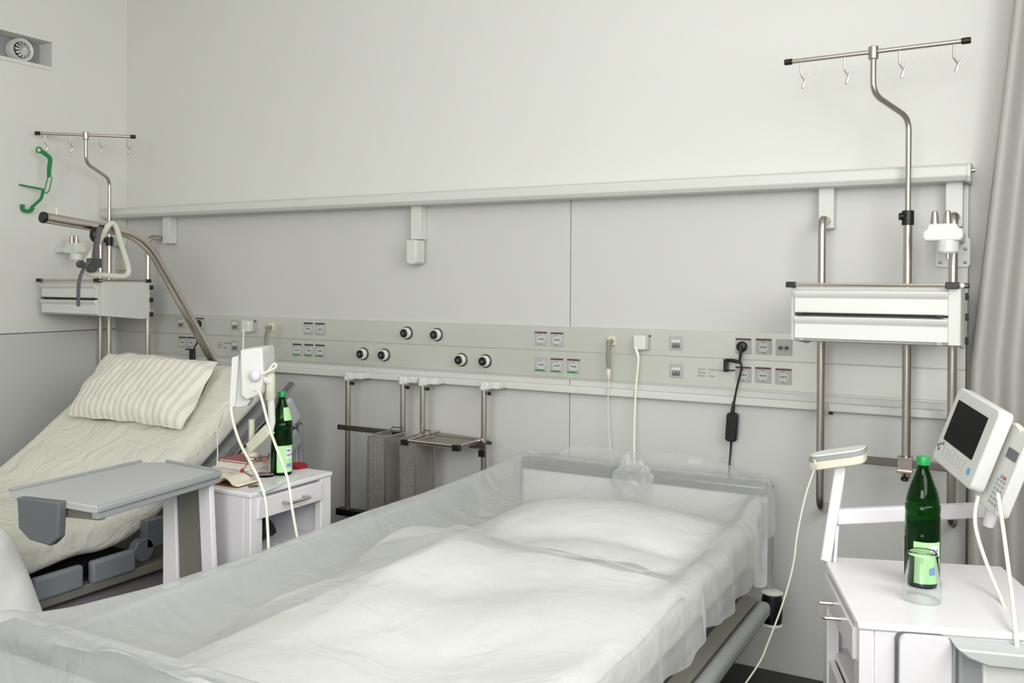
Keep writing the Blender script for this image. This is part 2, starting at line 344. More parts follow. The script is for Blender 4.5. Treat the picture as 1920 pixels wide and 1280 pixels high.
cord('cord', [aY(1371, 825, -.04), aY(1370, 845, -.04), aY(1368, 870, -.05), aY(1366, 900, -.07), aY(1366, 960, -.1)], .0045, M['black'], parent=t)
m = MB(); a = aY(1361, 684, -.035)
m.box((a.x-.006, -.02, a.z-.026), (a.x+.008, -.05, a.z+.024)); b = aY(1390, 680, -.035); m.tube([(a.x, -.035, a.z+.02), (a.x+.03, -.035, a.z+.018), b], [.006, .008, .006], 8); m.tube([(a.x, -.035, a.z-.022), aY(1378, 694, -.035)], .003, 8)
m.build('cord_clip', M['black'], t, bevel=.002)
p0 = aY(376, 606, 0)
t = thing('plug_cable', 'black plug and cord behind the lifting pole of the far bed', 'power cord', (p0.x, -.03, 1.0))
p = black_plug(376, 606, t)
cord('cord', [(p.x-.004, -.034, p.z-.05), aY(370, 640, -.04), aY(364, 655, -.045), aY(361, 690, -.06)], .004, M['black'], parent=t)
m = MB(); a = aY(360, 664, -.045); m.box((a.x-.012, -.03, a.z-.03), (a.x+.012, -.055, a.z+.03)); m.box((a.x-.05, -.04, a.z+.022), (a.x+.01, -.05, a.z+.03)); m.build('hanging_clip', M['black'], t, bevel=.002)
# white plugs
def white_plug(u, v, label, path, zb):
    p = aY(u, v, 0); t = thing('white_plug_cable', label, 'cable', (p.x, -.03, zb))
    MB().box((p.x-.028, -.005, p.z-.03), (p.x+.024, -.045, p.z+.03)).build('plug_body', M['wplast'], t, bevel=.006, seg=3)
    MB().box((p.x+.001, -.0055, p.z-.032), (p.x+.028, -.012, p.z+.032)).build('frame', mat('lilac_grey', (176, 168, 174), .5), t, bevel=.001)
    cord('cord', [(p.x-.018, -.04, p.z-.025)]+path, .0042, M['white_cord'], parent=t)
    m = MB(); m.tube([(p.x-.018, -.04, p.z-.02), Vector(path[0])], [.007, .0045], 10); m.build('strain_relief', M['white_cord'], t)
white_plug(1206, 641, 'white square plug with straight white cable hanging down behind the near bed', [aY(1197, 670, -.04), aY(1193, 720, -.04), aY(1190, 780, -.045), aY(1189, 850, -.06), aY(1189, 900, -.1)], .75)
white_plug(471, 611, 'white square plug with short cable above the far bedside terminal', [aY(457, 625, -.05), aY(456, 645, -.06), aY(457, 670, -.08), aY(459, 720, -.1)], .9)
def call(u, v, label, path, k=1.):
    p = aY(u, v, 0); t = thing('nurse_call_cable', label, 'cable', (p.x, -.02, .8))
    m = MB(); m.box((p.x-.018, -.0002, p.z-.02), (p.x+.018, -.014, p.z+.02)); m.build('jack_plate', M['ivory'], t, bevel=.003)
    MB().cyl((p.x+.004, -.012, p.z-.002), (p.x+.004, -.05, p.z-.004), .009).build('jack', M['greytube'], t)
    pts = [Vector((p.x+.004, -.045, p.z-.004)), Vector(path[0])]+[Vector(q) for q in path[1:3]]
    MB().tube(spline(pts, 6), .0085, 12).build('sleeve', M['greytube'], t)
    m = MB(); a = Vector(path[2]); b = Vector(path[3]); m.tube([a, a*.8+b*.2, a*.2+b*.8, b], [.004, .0095, .0095, .004], 12); m.build('coupler', M['ivory'], t)
    cord('cord', [b]+path[4:], .0028, M['ivory'], parent=t)
call(1148, 638, 'grey sleeved nurse call cable with ivory coupler hanging above the near bed', [aY(1142, 642, -.05), aY(1140, 665, -.05), aY(1141, 690, -.045), aY(1141, 712, -.04), aY(1140, 760, -.04), aY(1142, 810, -.04), aY(1145, 850, -.05), aY(1150, 880, -.08)])
call(511, 612, 'grey sleeved nurse call cable above the far bedside terminal', [aY(502, 615, -.05), aY(498, 633, -.05), aY(498, 652, -.05), aY(498, 668, -.05), aY(499, 690, -.05), aY(500, 740, -.06)])
# ---------------------------------------------------------------- equipment racks
PY = -.13
def hoop(xp, xb, ztop, zbot, t):
    pts = fillet([(xb, -.045, ztop), (xp, PY, ztop+.005), (xp, PY, zbot), (xp+.002, .008, zbot-.01)], .075, 8)
    MB().tube(pts, .0145, 16).build('pole', M['steel'], t)
RK = {}
def rack(xa, xb, label, bz, cross):
    t = thing('equipment_rack', label, 'equipment rack', ((xa+xb)/2, -.05, .65))
    for x_, d in ((xa, 0), (xb, 0)): hoop(x_, x_+.004, bz, .675, t)
    for x_ in (xa, xb):
        m = MB(); m.box((x_-.008, -.03, 1.02), (x_+.012, PY+.01, 1.055)); m.build('rail_hook', M['rail'], t, bevel=.002); MB().cyl((x_+.02, -.08, 1.028), (x_+.035, -.08, 1.028), .006).build('screw', M['black'], t)
    if cross:
        m = MB(); m.box((xa-.01, PY-.018, .868), (xb+.02, PY-.03, .895)); m.build('cross_bar', M['dsteel'], t, bevel=.002)
    return t
bzr = aY(1552, 414, -.05).z; bzl = aY(307, 447, -.05).z
rack(aY(1540, 600, PY).x, aY(1786, 600, PY).x, 'steel two-pole equipment rack on the wall right of the near bed', bzr, True)
rack(-.055, aY(277, 600, PY).x, 'steel two-pole equipment rack on the wall behind the far bed', bzl, True)
def ivpole(xp, yb, ztop, label, endA, endB, zclamp, zbot, gr):
    A, B = Vector(endA), Vector(endB); c = (A+B)/2; d = (B-A).normalized()
    t = thing('infusion_pole', label, 'infusion stand', (xp, yb, zbot))
    MB().tube([(xp, yb, zbot), (xp, yb, zclamp)], .0145, 16).build('lower_pole', M['steel'], t)
    z1 = ztop-.135; z2 = z1-.06
    MB().tube(fillet([(xp, yb, zclamp-.02), (xp, yb, z2), (c.x, c.y, z1), (c.x, c.y, c.z-.01)], .045, 8), .0098, 14).build('upper_pole', M['steel'], t)
    MB().tube([A, B], .0078, 12).build('cross_bar', M['steel'], t)
    MB().cyl(c-Z*.026, c+Z*.018, .0165).build('hub', M['steel'], t, bevel=.003)
    for e, s in ((A, 1), (B, -1)): MB().cyl(e-d*.004*s, e+d*.024*s, .0105).build('end_cap', M['black'], t, bevel=.003)
    m = MB(); m.cyl((xp, yb, zclamp-.05), (xp, yb, zclamp), .02); m.cyl((xp, yb, zclamp-.02), (xp-.028, yb-.008, zclamp-.02), .01, .013); m.build('clamp', M['black'], t, bevel=.002)
    n = d.cross(Z).normalized()
    for f in (.14, .38, .64, .90) if gr else (.09, .34, .64, .92):
        p = A.lerp(B, f)-Z*.006
        m = MB(); m.tube(spline([p, p-Z*.038, p-Z*.05+d*.004, p-Z*.068+d*.014, p-Z*.085+d*.010, p-Z*.092+d*.004], 4), .0032, 8); m.tube([p-Z*.068+d*.013, p-Z*.045+d*.026], .003, 8); m.tube([p-Z*.068+d*.013, p-Z*.088+d*.006], [.004, .0045], 8)
        m.build('hook', M['steel'], t)
    return t
xr = aY(1701, 600, -.15).x
ivpole(xr, -.155, 2.27, 'steel infusion pole with four-hook crossbar above the near bedside equipment drawer', aY(1473, 117, -.33), aY(1818, 75.5, -.33), aY(1701, 395, -.15).z, aY(1699, 895, -.15).z, False)
p = aY(1697, 890, -.17); 
t = thing('rail_clamp', 'steel rail clamp with black knob at the foot of the near infusion pole', 'clamp', (p.x, -.16, p.z-.03))
m = MB(); m.box((xr-.026, -.135, .9), (xr+.022, -.185, .907)); m.box((xr-.026, -.135, .853), (xr+.022, -.185, .86)); m.box((xr-.026, -.1635, .853), (xr+.022, -.172, .907)); m.build('jaw', M['steel'], t, bevel=.001)
MB().lathe([(.004, .0), (.004, -.012), (.012, -.016), (.013, -.026), (.006, -.03), (.0001, -.03)], (xr-.002, -.17, .853), 18).build('knob', M['black'], t)
ivpole(.055, -.155, 2.27, 'steel infusion pole with four-hook crossbar turned sideways near the room corner', aZ(67, 249.5, 2.285), aZ(253, 256.5, 2.285), aY(217, 444, -.15).z, .66, False)
# drawer units
def drawers(x0, label):
    w, y0, y1, zt, zf, zr = .503, -.50, -.20, 1.492, 1.318, 1.296
    t = thing('drawer_unit', label, 'drawer unit', (x0+w/2, -.35, zr))
    e = .012
    m = MB(); prof = [(y0+.01, zf-.002), (y0+.01, zt), (y1, zt), (y1, zr), (y1-.05, zr-.004)]
    for xx in (x0, x0+w-e): fixn(MB().prism(prof, (xx, 0, 0), Y, Z, X, e).build('side_panel', M['rail'], t, bevel=.002))
    MB().box((x0+w-.034, y0+.004, zf-.002), (x0+w-.002, y0+.014, zt-.002)).build('front_strip', M['rail'], t, bevel=.001)
    m = MB(); m.prism([(y0+.01, zf), (y1, zr+.002), (y1, zr+.012), (y0+.01, zf+.01)], (x0+e, 0, 0), Y, Z, X, w-2*e); m.prism([(y0+.01, zt-.01), (y1, zt-.01), (y1, zt), (y0+.01, zt)], (x0+e, 0, 0), Y, Z, X, w-2*e); m.box((x0+e, y1, zr), (x0+w-e, y1-.01, zt))
    fixn(m.build('carcass', M['rail'], t))
    hh = (zt-.01-zf)/2
    for k in range(2):
        zb = zf+.002+k*(hh+.002); m = MB()
        prof = [(y0+.012, zb), (y0-.004, zb+.004), (y0-.004, zb+hh-.03), (y0-.016, zb+hh-.018), (y0-.018, zb+hh-.008), (y0+.012, zb+hh-.001)]
        m.prism(prof, (x0+.014, 0, 0), Y, Z, X, w-.048); d = fixn(m.build('drawer', M['wplast'], t, bevel=.002))
        m = MB(); m.box((x0+.02, y0-.014, zb-.002), (x0+w-.045, y0+.005, zb-.0005)); [m.box((xx, y0-.02, zb-.002), (xx+.016, y0+.002, zb+.003)) for xx in (x0+.03, x0+w-.065)]
        m.build('seal', M['black'] if k else M['sock'], d)
    m = MB(); m.tube([(x0-.01, y0-.008, zt+.007), (x0+w, y0-.008, zt+.007)], .0055, 8); m.tube([(x0+w+.004, y0, zt+.007), (x0+w+.004, y1, zt+.007)], .0055, 8); m.build('guard_rail', M['steel'], t)
    for a, b in (((x0-.012, y0-.018, zt-.003), (x0+.018, y0+.004, zt+.016)), ((x0+w-.042, y0-.018, zt-.003), (x0+w-.004, y0+.006, zt+.017)), ((x0+w-.004, y1-.03, zt-.003), (x0+w+.012, y1, zt+.015))):
        MB().box(a, b).build('corner_cap', M['black'], t, bevel=.002)
    m = MB(); m.box((x0+.03, y1, zr+.03), (x0+w-.03, PY-.02, zr+.05)); m.box((x0+.03, y1, zt-.05), (x0+w-.03, PY-.02, zt-.03)); m.build('mounting_bracket', M['steel'], t)
    for zz in (zr+.02, (zt+zr)/2, zt-.03): MB().box((x0+w, y1-.005, zz-.012), (x0+w+.01, y1+.015, zz+.012)).build('bumper', M['black'], t, bevel=.002)
drawers(3.912, 'white two-drawer unit on the rack beside the near infusion pole')
drawers(-.052, 'pale two-drawer unit on the rack behind the far bed, seen from its side')
# regulator devices
def device(pu, pv, y, label, pl):
    c = aY(pu, pv, y); t = thing('arm_socket', label, 'equipment holder', (c.x, c.y, c.z-.1))
    m = MB(); m.prism([(-.062, -.018), (-.052, -.026), (.05, -.026), (.058, -.012), (.056, .012), (.04, .018), (.04, .03), (-.045, .03), (-.05, .012), (-.062, .004)], c+Y*.03, X, Z, -Y, .06)
    fixn(m.build('body', M['wplast'], t, bevel=.007, seg=3))
    MB().lathe([(.0001, -.066), (.026, -.066), (.032, -.06), (.033, -.024), (.02, -.02)], c+X*.012, 24).build('cup', M['wplast'], t)
    for dx in (-.028, .01): MB().lathe([(.0135, .028), (.0105, .06), (.0095, .07), (.006, .073), (.0001, .073)], c+X*dx, 18).build('prong', M['steel'], t)
    MB().tube([c+X*.012-Z*.064, c+X*.012-Z*.082], .006, 10).build('pin', M['steel'], t)
    if pl:
        MB().box((c.x+.0, c.y+.028, c.z-.02), (c.x+.05, -.0, c.z+.012)).build('arm', M['wplast'], t, bevel=.004)
        a = aY(1786, 473, 0); m = MB(); m.prism(rrect(.112, .105, .014), (a.x, .007, a.z), X, Z, -Y, .006); fixn(m.build('wall_plate', M['rail'], t, bevel=.001))
        for dx, dz in ((-.04, -.035), (.04, -.035), (.04, .012)): MB().sphere((a.x+dx, 0, a.z+dz), .006, (1, .6, 1), 10).build('screw', M['steel'], t)
    else:
        MB().box((WX+.001, c.y-.01, c.z-.02), (c.x-.05, c.y+.02, c.z+.01)).build('arm', M['wplast'], t, bevel=.003)
        a = aY(198, 494, 0); MB().box((WX+.004, .007, a.z-.04), (WX+.1, -.004, a.z+.04)).build('wall_plate', M['rail'], t, bevel=.004)
device(1770, 437, -.30, 'white wall-mounted arm socket with two steel prongs beside the curtain', True)
device(141, 466, -.38, 'small pale arm socket with two prongs on the left wall', False)
# ---------------------------------------------------------------- storage frames in the middle
def clamp(x, t):
    m = MB(); m.cyl((x, -.12, 1.025), (x, -.12, 1.062), .021, seg=24); m.box((x, -.10, 1.03), (x+.06, -.026, 1.06)); m.box((x-.004, -.14, 1.03), (x+.03, -.10, 1.06))
    m.build('rail_clamp', M['wplast'], t, bevel=.004); MB().cyl((x+.02, -.12, 1.012), (x+.032, -.12, 1.012), .008).build('screw', M['black'], t)
xs = [aY(u, 800, -.12).x for u in (652.5, 755.5, 792.5, 907.5)]
t = thing('storage_frame', 'steel two-pole frame with dark crossbars left of the wire baskets', 'frame', ((xs[0]+xs[1])/2, -.12, .37))
for x in xs[:2]:
    MB().tube([(x, -.12, .37 if x == xs[0] else .79), (x, -.12, 1.03)], .0135, 14).build('pole', M['steel'], t); clamp(x, t)
z = aY(645, 801, -.14).z; MB().box((xs[0]-.045, -.134, z-.012), (xs[1]+.02, -.146, z+.012)).build('cross_bar', M['dsteel'], t, bevel=.002)
z = aY(640, 959, -.14).z; MB().box((xs[0]-.05, -.105, z-.016), (xs[1]+.2, -.15, z+.016)).build('foot_bar', M['black'], t, bevel=.003)
MB().box((xs[1]-.03, -.15, .785), (xs[1]+.025, -.165, .81)).build('corner_clip', M['black'], t, bevel=.002)
t = thing('shelf_frame', 'steel two-pole frame carrying a small tilted metal shelf', 'shelf', ((xs[2]+xs[3])/2, -.12, .6))
for x, zb in ((xs[2], .79), (xs[3], .62)):
    MB().tube([(x, -.12, zb), (x, -.12, 1.03)], .0135, 14).build('pole', M['steel'], t); clamp(x, t)
c1, c2, c3, c4 = aZ(760, 827, .80), aZ(822, 810, .80), aZ(916, 823, .80), aZ(856, 838, .80)
m = MB(); m.add([c1, c4, c3, c2, c1-Z*.008, c4-Z*.008, c3-Z*.008, c2-Z*.008], [(0, 1, 2, 3), (7, 6, 5, 4), (0, 4, 5, 1), (1, 5, 6, 2), (2, 6, 7, 3), (3, 7, 4, 0)]); fixn(m.build('shelf_board', mat('warm_metal', (140, 134, 124), .4, metal=.4), t))
m = MB(); [m.tube([a+Z*.004, b+Z*.004], .007, 8) for a, b in ((c1, c2), (c1, c4), (c4, c3))]; m.build('shelf_edge', M['steel'], t)
for a in (c1, c4): MB().box((a.x-.018, a.y-.012, a.z-.016), (a.x+.018, a.y+.012, a.z+.01)).build('corner_cap', M['black'], t, bevel=.003)
m = MB(); m.box((xs[2]-.02, -.10, .785), (xs[3]+.03, -.112, .80)); m.box((xs[3]-.06, -.135, .77), (xs[3]+.02, -.148, .80)); m.build('cross_bar', M['dsteel'], t, bevel=.001)
MB().box((xs[3]-.012, -.15, .735), (xs[3]+.018, -.136, .765)).build('clip', M['black'], t, bevel=.002)
# wire baskets
mm = bpy.data.materials.new('wire_mesh'); mm.use_nodes = True; nt = mm.node_tree; b = nt.nodes['Principled BSDF']; b.inputs['Metallic'].default_value = .35; b.inputs['Roughness'].default_value = .4; b.inputs['Base Color'].default_value = rgb(158, 153, 146)
tc = nt.nodes.new('ShaderNodeTexCoord'); sp = nt.nodes.new('ShaderNodeSeparateXYZ'); nt.links.new(tc.outputs['Object'], sp.inputs[0])
def mth(op, a, b_=None):
    n = nt.nodes.new('ShaderNodeMath'); n.operation = op
    for k, q in enumerate((a, b_)):
        if q is None: continue
        if isinstance(q, (int, float)): n.inputs[k].default_value = q
        else: nt.links.new(q, n.inputs[k])
    return n.outputs[0]
uu = mth('ADD', sp.outputs[0], sp.outputs[1])
mxo = mth('MAXIMUM', mth('SINE', mth('MULTIPLY', mth('ADD', uu, sp.outputs[2]), 560)), mth('SINE', mth('MULTIPLY', mth('SUBTRACT', uu, mth('MULTIPLY', sp.outputs[2], .8)), 560)))
gt = nt.nodes.new('ShaderNodeMath'); gt.operation = 'GREATER_THAN'; gt.inputs[1].default_value = .1; nt.links.new(mxo, gt.inputs[0]); nt.links.new(gt.outputs[0], b.inputs['Alpha'])
def basket(ul, um, ur, label):
    y1 = -.15; xl = aY(ul, 880, -.30).x; xr_ = aY(ur, 880, -.16).x; xm = aY(um, 880, -.30).x
    zt, zb = .808, .385; t = thing('wire_basket', label, 'wire basket', ((xl+xm)/2, -.22, zb), 'wire baskets')
    pts = [(xl, -.30), (xm, -.30), (xm, -.15), (xl, -.15)]
    m = MB()
    for i in range(4):
        a, c = pts[i], pts[(i+1) % 4]; m.add([(a[0], a[1], zb), (c[0], c[1], zb), (c[0], c[1], zt), (a[0], a[1], zt)], [(0, 1, 2, 3)])
    m.add([(p_[0], p_[1], zb) for p_ in pts], [(0, 1, 2, 3)]); m.build('mesh_wall', mm, t)
    f = MB()
    for q in pts: f.tube([(q[0], q[1], zb), (q[0], q[1], zt)], .0035, 8)
    for zz in (zt, zb): [f.tube([(pts[i][0], pts[i][1], zz), (pts[(i+1) % 4][0], pts[(i+1) % 4][1], zz)], .0035, 8) for i in range(4)]
    f.build('wire_frame', M['steel'], t)
    h = MB(); h.tube(fillet([(xl+.02, -.16, zt), (xl+.02, -.148, zt+.02), (xm-.02, -.148, zt+.02), (xm-.02, -.16, zt)], .01, 4), .003, 8); h.build('hanger', M['dsteel'], t)
basket(690, 722, 748, 'tall metal mesh basket hanging left of the other one'); basket(750, 778, 805, 'tall metal mesh basket hanging under the tilted metal shelf')

# ---------------------------------------------------------------- beds
def board(x0, x1, y, ztop, zbot, name, parent, th=.035, mt=None):
    w = x1-x0; m = MB(); m.prism(rrect(w, ztop-zbot-.03, .03, 4, 0, 0), ((x0+x1)/2, y+th/2, (ztop+zbot)/2-.015), X, Z, -Y, th)
    p = fixn(m.build(name, mt or M['white'], parent, bevel=.005))
    m = MB(); m.prism([(-.025, 0), (-.03, .03), (-.018, .048), (.018, .048), (.03, .03), (.025, 0)], (x0+.006, y, ztop-.048), Y, Z, X, w-.012); fixn(m.build('grip_rail', mat('silver_grey', (128, 131, 132), .22, metal=.5), p, bevel=.004))
    m = MB(); [m.tube([(x, y, zbot-.02), (x, y, ztop-.01)], .016, 12) for x in (x0, x1)]; m.build('corner_post', M['gplast'], p)
    return p
def loft(path, w, h, r, xc, wave=0, seed=0, n=5):   # bent mattress: path in (y, z), rounded rectangle cross section
    sec = rrect(w, h, r, n); N = []
    P = [Vector((0, a, b_)) for a, b_ in path]; vs = []; K = len(sec)
    for i, p in enumerate(P):
        t_ = (P[min(i+1, len(P)-1)]-P[max(i-1, 0)]).normalized(); nn = X.cross(t_); nn = nn if nn.z > 0 else -nn
        sc = 1
        for a, b_ in sec:
            q = p+X*(a)+nn*b_
            d = wave*noise.noise(Vector((q.x*5+seed, q.y*6, q.z*6)))
            vs.append(q+Vector((xc, 0, 0))+nn*d*(1 if b_ > 0 else .4)+X*d*.8*(1 if abs(a) > w*.45 else 0))
    fs = [(i*K+k, i*K+(k+1) % K, (i+1)*K+(k+1) % K, (i+1)*K+k) for i in range(len(P)-1) for k in range(K)]
    fs += [tuple(range(K)), tuple((len(P)-1)*K+k for k in range(K))]
    m = MB(); m.v = vs; m.f = fs; return m
def bed(xc, yh, yf, ztop, label, zdeck, path, rail):
    t = thing('hospital_bed', label, 'bed', (xc, (yh+yf)/2, 0))
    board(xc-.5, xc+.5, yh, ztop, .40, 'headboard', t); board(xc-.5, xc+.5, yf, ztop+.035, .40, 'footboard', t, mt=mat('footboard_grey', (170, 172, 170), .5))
    m = MB(); m.box((xc-.46, yh-.04, zdeck-.14), (xc+.46, yf+.04, zdeck-.08)); m.build('frame', M['gdark'], t, bevel=.005)
    m = MB(); m.box((xc-.36, yh-.35, .13), (xc+.42, yf+.3, .30)); m.build('undercarriage_cover', mat('lilac_shell', (150, 144, 148), .5), t, bevel=.02)
    for sx in (-1, 1):
        for yy in (yh-.42, yf+.3):
            c = MB(); c.cyl((xc+sx*.40, yy, .065), (xc+sx*.46, yy, .065), .065, seg=24); o = c.build('caster', M['gdark'], t, bevel=.01)
            c = MB(); c.lathe([(.0001, 0), (.05, 0), (.052, .008), (.04, .016), (.0001, .02)], (xc+sx*.465, yy, .07), 20, (sx, 0, 0)); c.tube([(xc+sx*.43, yy, .12), (xc+sx*.42, yy, .2)], .02, 10); c.build('caster_cover', M['white'], o)
    for sx in (-1, 1):
        m = MB(); pass
        if zdeck > .5: m.box((xc+sx*.53, yh-.28, rail), (xc+sx*.575, yf+.25, rail+.05)).build('side_guard', M['gplast'], t, bevel=.018, seg=3)
        m = MB(); m.box((xc+sx*.47, yh-.25, rail+.01), (xc+sx*.525, yf+.25, rail+.045)); m.build('side_rail', mat('taupe_rail', (118, 116, 106), .5), t, bevel=.004)
        for yy in (yh-.03, yf+.03):
            b_ = MB(); b_.lathe([(.0001, -.055), (.032, -.055), (.036, -.03), (.037, .03), (.03, .055), (.0001, .055)], (xc+sx*.52, yy, .345), 20); o = b_.build('bumper_roller', M['black'], t)
            q = MB(); q.lathe([(.03, -.062), (.038, -.058), (.034, -.05)], (xc+sx*.52, yy, .345), 20); q.build('roller_rim', M['wplast'], o)
            q = MB(); q.lathe([(.032, .05), (.038, .056), (.03, .062), (.0001, .062)], (xc+sx*.52, yy, .345), 20); q.build('roller_rim', M['wplast'], o)
    return t
# near bed (R)
RXC = 3.29
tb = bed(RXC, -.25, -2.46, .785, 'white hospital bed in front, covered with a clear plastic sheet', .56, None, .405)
loft([(-.30-.2*i, .555) for i in range(11)]+[(-2.42, .555)], .92, .13, .035, RXC).build('mattress', M['sheet'], tb)
m = MB(); m.prism(rrect(1.72, .24, .05, 8), (2.770, -1.49, .637), Y, Z, X, .026); fixn(m.build('raised_guard', mat('guard_grey', (150, 153, 152), .5), tb, bevel=.006))
m = MB(); [m.box((2.782, yy-.02, .42), (2.798, yy+.02, .60)) for yy in (-.95, -2.1)]; m.build('guard_arm', M['gdark'], tb)
# far bed (L)
LXC = 1.07
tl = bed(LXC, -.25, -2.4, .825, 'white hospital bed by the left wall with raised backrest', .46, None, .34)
ang = math.radians(35.5); ca, sa = math.cos(ang), math.sin(ang)
hinge = Vector((0, -1.20, .535))
pl = [(-2.36+.12*i, .535+.02*math.sin(i*.9)) for i in range(9)]+[(-1.33, .535), (-1.25, .54), (-1.17, .56), (-1.09, .60)]
q0 = Vector((0, -1.09, .60)); pl += [(q0.y+ca*s_, q0.z+sa*s_) for s_ in [.08*k for k in range(1, 11)]]
loft(pl, .99, .135, .045, LXC-.005, wave=.02, seed=3, n=4).build('mattress', M['sheet'], tl, sub=1)
m = MB(); e = Vector((0, ca, sa)); nn = Vector((0, -sa, ca)); o0 = Vector((LXC, -1.09, .60))
m.obox(o0, X, e, nn, (-.47, .0, -.13), (.52, .88, -.10)); m.build('backrest_frame', M['gplast'], tl, bevel=.006)
m = MB(); m.obox(o0, X, e, nn, (.53, -.06, -.25), (.56, .80, -.12)); m.build('backrest_guard', mat('light_grey_shell', (178, 180, 182), .35), tl, bevel=.02, seg=3)
m = MB(); m.obox(o0, X, e, nn, (.53, -.02, -.35), (.56, .74, -.265)); m.build('backrest_guard', M['gplast'], tl, bevel=.02, seg=3)
m = MB(); m.obox(o0, X, e, nn, (.515, .0, -.10), (.535, .86, -.085)); m.build('edge_strip', M['gdark'], tl, bevel=.003)
for a, c in ((-1.615, -1.425), (-1.39, -1.20), (-1.9, -1.66)): MB().box((LXC+.50, a, .38), (LXC+.535, c, .465)).build('guard_panel', mat('blue_grey_panel', (122, 128, 132), .5), tl, bevel=.012, seg=3)
MB().box((LXC-.46, -1.2, .41), (LXC+.49, -2.36, .455)).build('deck', M['black'], tl)
m = MB(); m.cyl((LXC+.49, -1.16, .45), (LXC+.53, -1.16, .45), .045); m.box((LXC+.49, -1.15, .45), (LXC+.53, -1.06, .56)); m.build('hinge', M['gdark'], tl, bevel=.004)
# pillows
def pillow(name, label, c, ex, ey, w, h, th, m, seed, parent=None):
    c, ex, ey = Vector(c), Vector(ex).normalized(), Vector(ey).normalized(); n_ = ex.cross(ey)
    mb = MB(); NU, NV = 34, 26
    def f(s):
        def g(a, b_):
            u = 2*a-1; v = 2*b_-1; k = (max(0, 1-abs(u)**2.6)**.5)*(max(0, 1-abs(v)**2.6)**.5)
            px = u*(1-.05*(1-abs(v)**2)*abs(u)-.05*abs(u*v)**3); py = v*(1-.08*(1-abs(u)**2)*abs(v)-.07*abs(u*v)**3)
            z = s*k*th*(1 if s > 0 else .6)+.014*noise.noise(Vector((u*2.6+seed, v*2.4, s)))+.009*noise.noise(Vector((u*7+seed, v*5, 2+s)))*k
            ed = .012*noise.noise(Vector((u*3, v*3, seed)))
            return c+ex*(px*w/2+ed)+ey*(py*h/2+ed)+n_*z
        return g
    mb.grid(f(1), NU, NV); mb.grid(f(-1), NU, NV)
    o = mb.build(name, m, None, base=(c.x, c.y, min(v.z for v in mb.v)), sub=1, ang=180); tag(o, label, 'pillow'); return fixn(o)
sm = mat('striped_pillowcase', (232, 229, 216), .9); nt = sm.node_tree; b = nt.nodes['Principled BSDF']; tc = nt.nodes.new('ShaderNodeTexCoord'); wv = nt.nodes.new('ShaderNodeTexWave'); wv.bands_direction = 'X'; wv.inputs['Scale'].default_value = 7.5; wv.inputs['Distortion'].default_value = .6; wv.inputs['Detail Scale'].default_value = .6
cr = nt.nodes.new('ShaderNodeValToRGB'); cr.color_ramp.elements[0].position = .25; cr.color_ramp.elements[0].color = rgb(219, 214, 203); cr.color_ramp.elements[1].position = .6; cr.color_ramp.elements[1].color = rgb(236, 233, 222)
nt.links.new(tc.outputs['Object'], wv.inputs[0]); nt.links.new(wv.outputs['Fac'], cr.inputs[0]); nt.links.new(cr.outputs[0], b.inputs['Base Color'])
bp = nt.nodes.new('ShaderNodeBump'); bp.inputs['Strength'].default_value = .25; bp.inputs['Distance'].default_value = .006; nt.links.new(wv.outputs['Fac'], bp.inputs['Height']); nt.links.new(bp.outputs[0], b.inputs['Normal'])
pc = o0+Vector((-.02, 0, 0))+e*.525+nn*.118
pillow('pillow', 'cream striped pillow leaning on the raised backrest of the far bed', pc, (1, .0, .0), e+nn*.12-X*.22, .80, .42, .088, sm, 1.0)
pillow('pillow', 'white pillow under the plastic sheet of the near bed', (3.37, -.76, .665), (1, -.10, 0), (.1, 1, .06), .74, .46, .07, M['duvet'], 5.0)
# duvets
def duvetR(u, v):
    x = 2.98+.77*u; y = -1.06-1.30*v+.10*(u-.5)*0
    y += .05*noise.noise(Vector((u*3, v*2, 4)))*(1-v)
    z = .665+.022*noise.noise(Vector((x*3, y*2.4, 1)))+.014*noise.noise(Vector((x*8+3, y*5, 3)))+.04*math.exp(-((x-3.0)**2+(y+1.3)**2)/.08)
    eu = min(u, 1-u)*1.0; ev = min(v, 1-v)*1.3
    z -= .05*math.exp(-eu/.03)+.045*math.exp(-ev/.03)
    return Vector((x, y, z))
o = MB().grid(duvetR, 50, 60).build('duvet', M['duvet'], None, base='c', solid=.01, sub=1, ang=180); tag(o, 'white rumpled duvet under the plastic sheet of the near bed', 'duvet')
def duvetL(u, v):
    s_ = u*1.35; x0 = .62; L1 = .94
    if s_ < L1: x = x0+s_; z = .675+.0*s_
    else:
        d = s_-L1; x = x0+L1+.105*min(1, d/.06)**.8; z = .675-max(0, d-.03)*.98
    y = -1.745+.36*max(0, (s_-L1))-.9*v
    k = noise.noise(Vector((s_*4, y*5, 2))); z += .02*k if s_ < L1 else 0
    x += (.018*noise.noise(Vector((s_*3, y*9, 7)))+.01*noise.noise(Vector((s_*9, y*16, 9))))*(1 if s_ > L1 else .2)
    if v < .05: z -= .05*(1-v/.05)**2 if s_ < L1 else 0; x -= .02*(1-v/.05) if s_ > L1 else 0
    z -= .04*max(0, -(noise.noise(Vector((y*7, 3, 1)))))*(1 if u > .95 else 0)
    return Vector((x, y, z))
o = MB().grid(duvetL, 60, 40).build('duvet', M['duvet'], None, base='c', solid=.02, sub=1, ang=180); tag(o, 'white duvet hanging over the foot side of the far bed', 'duvet')

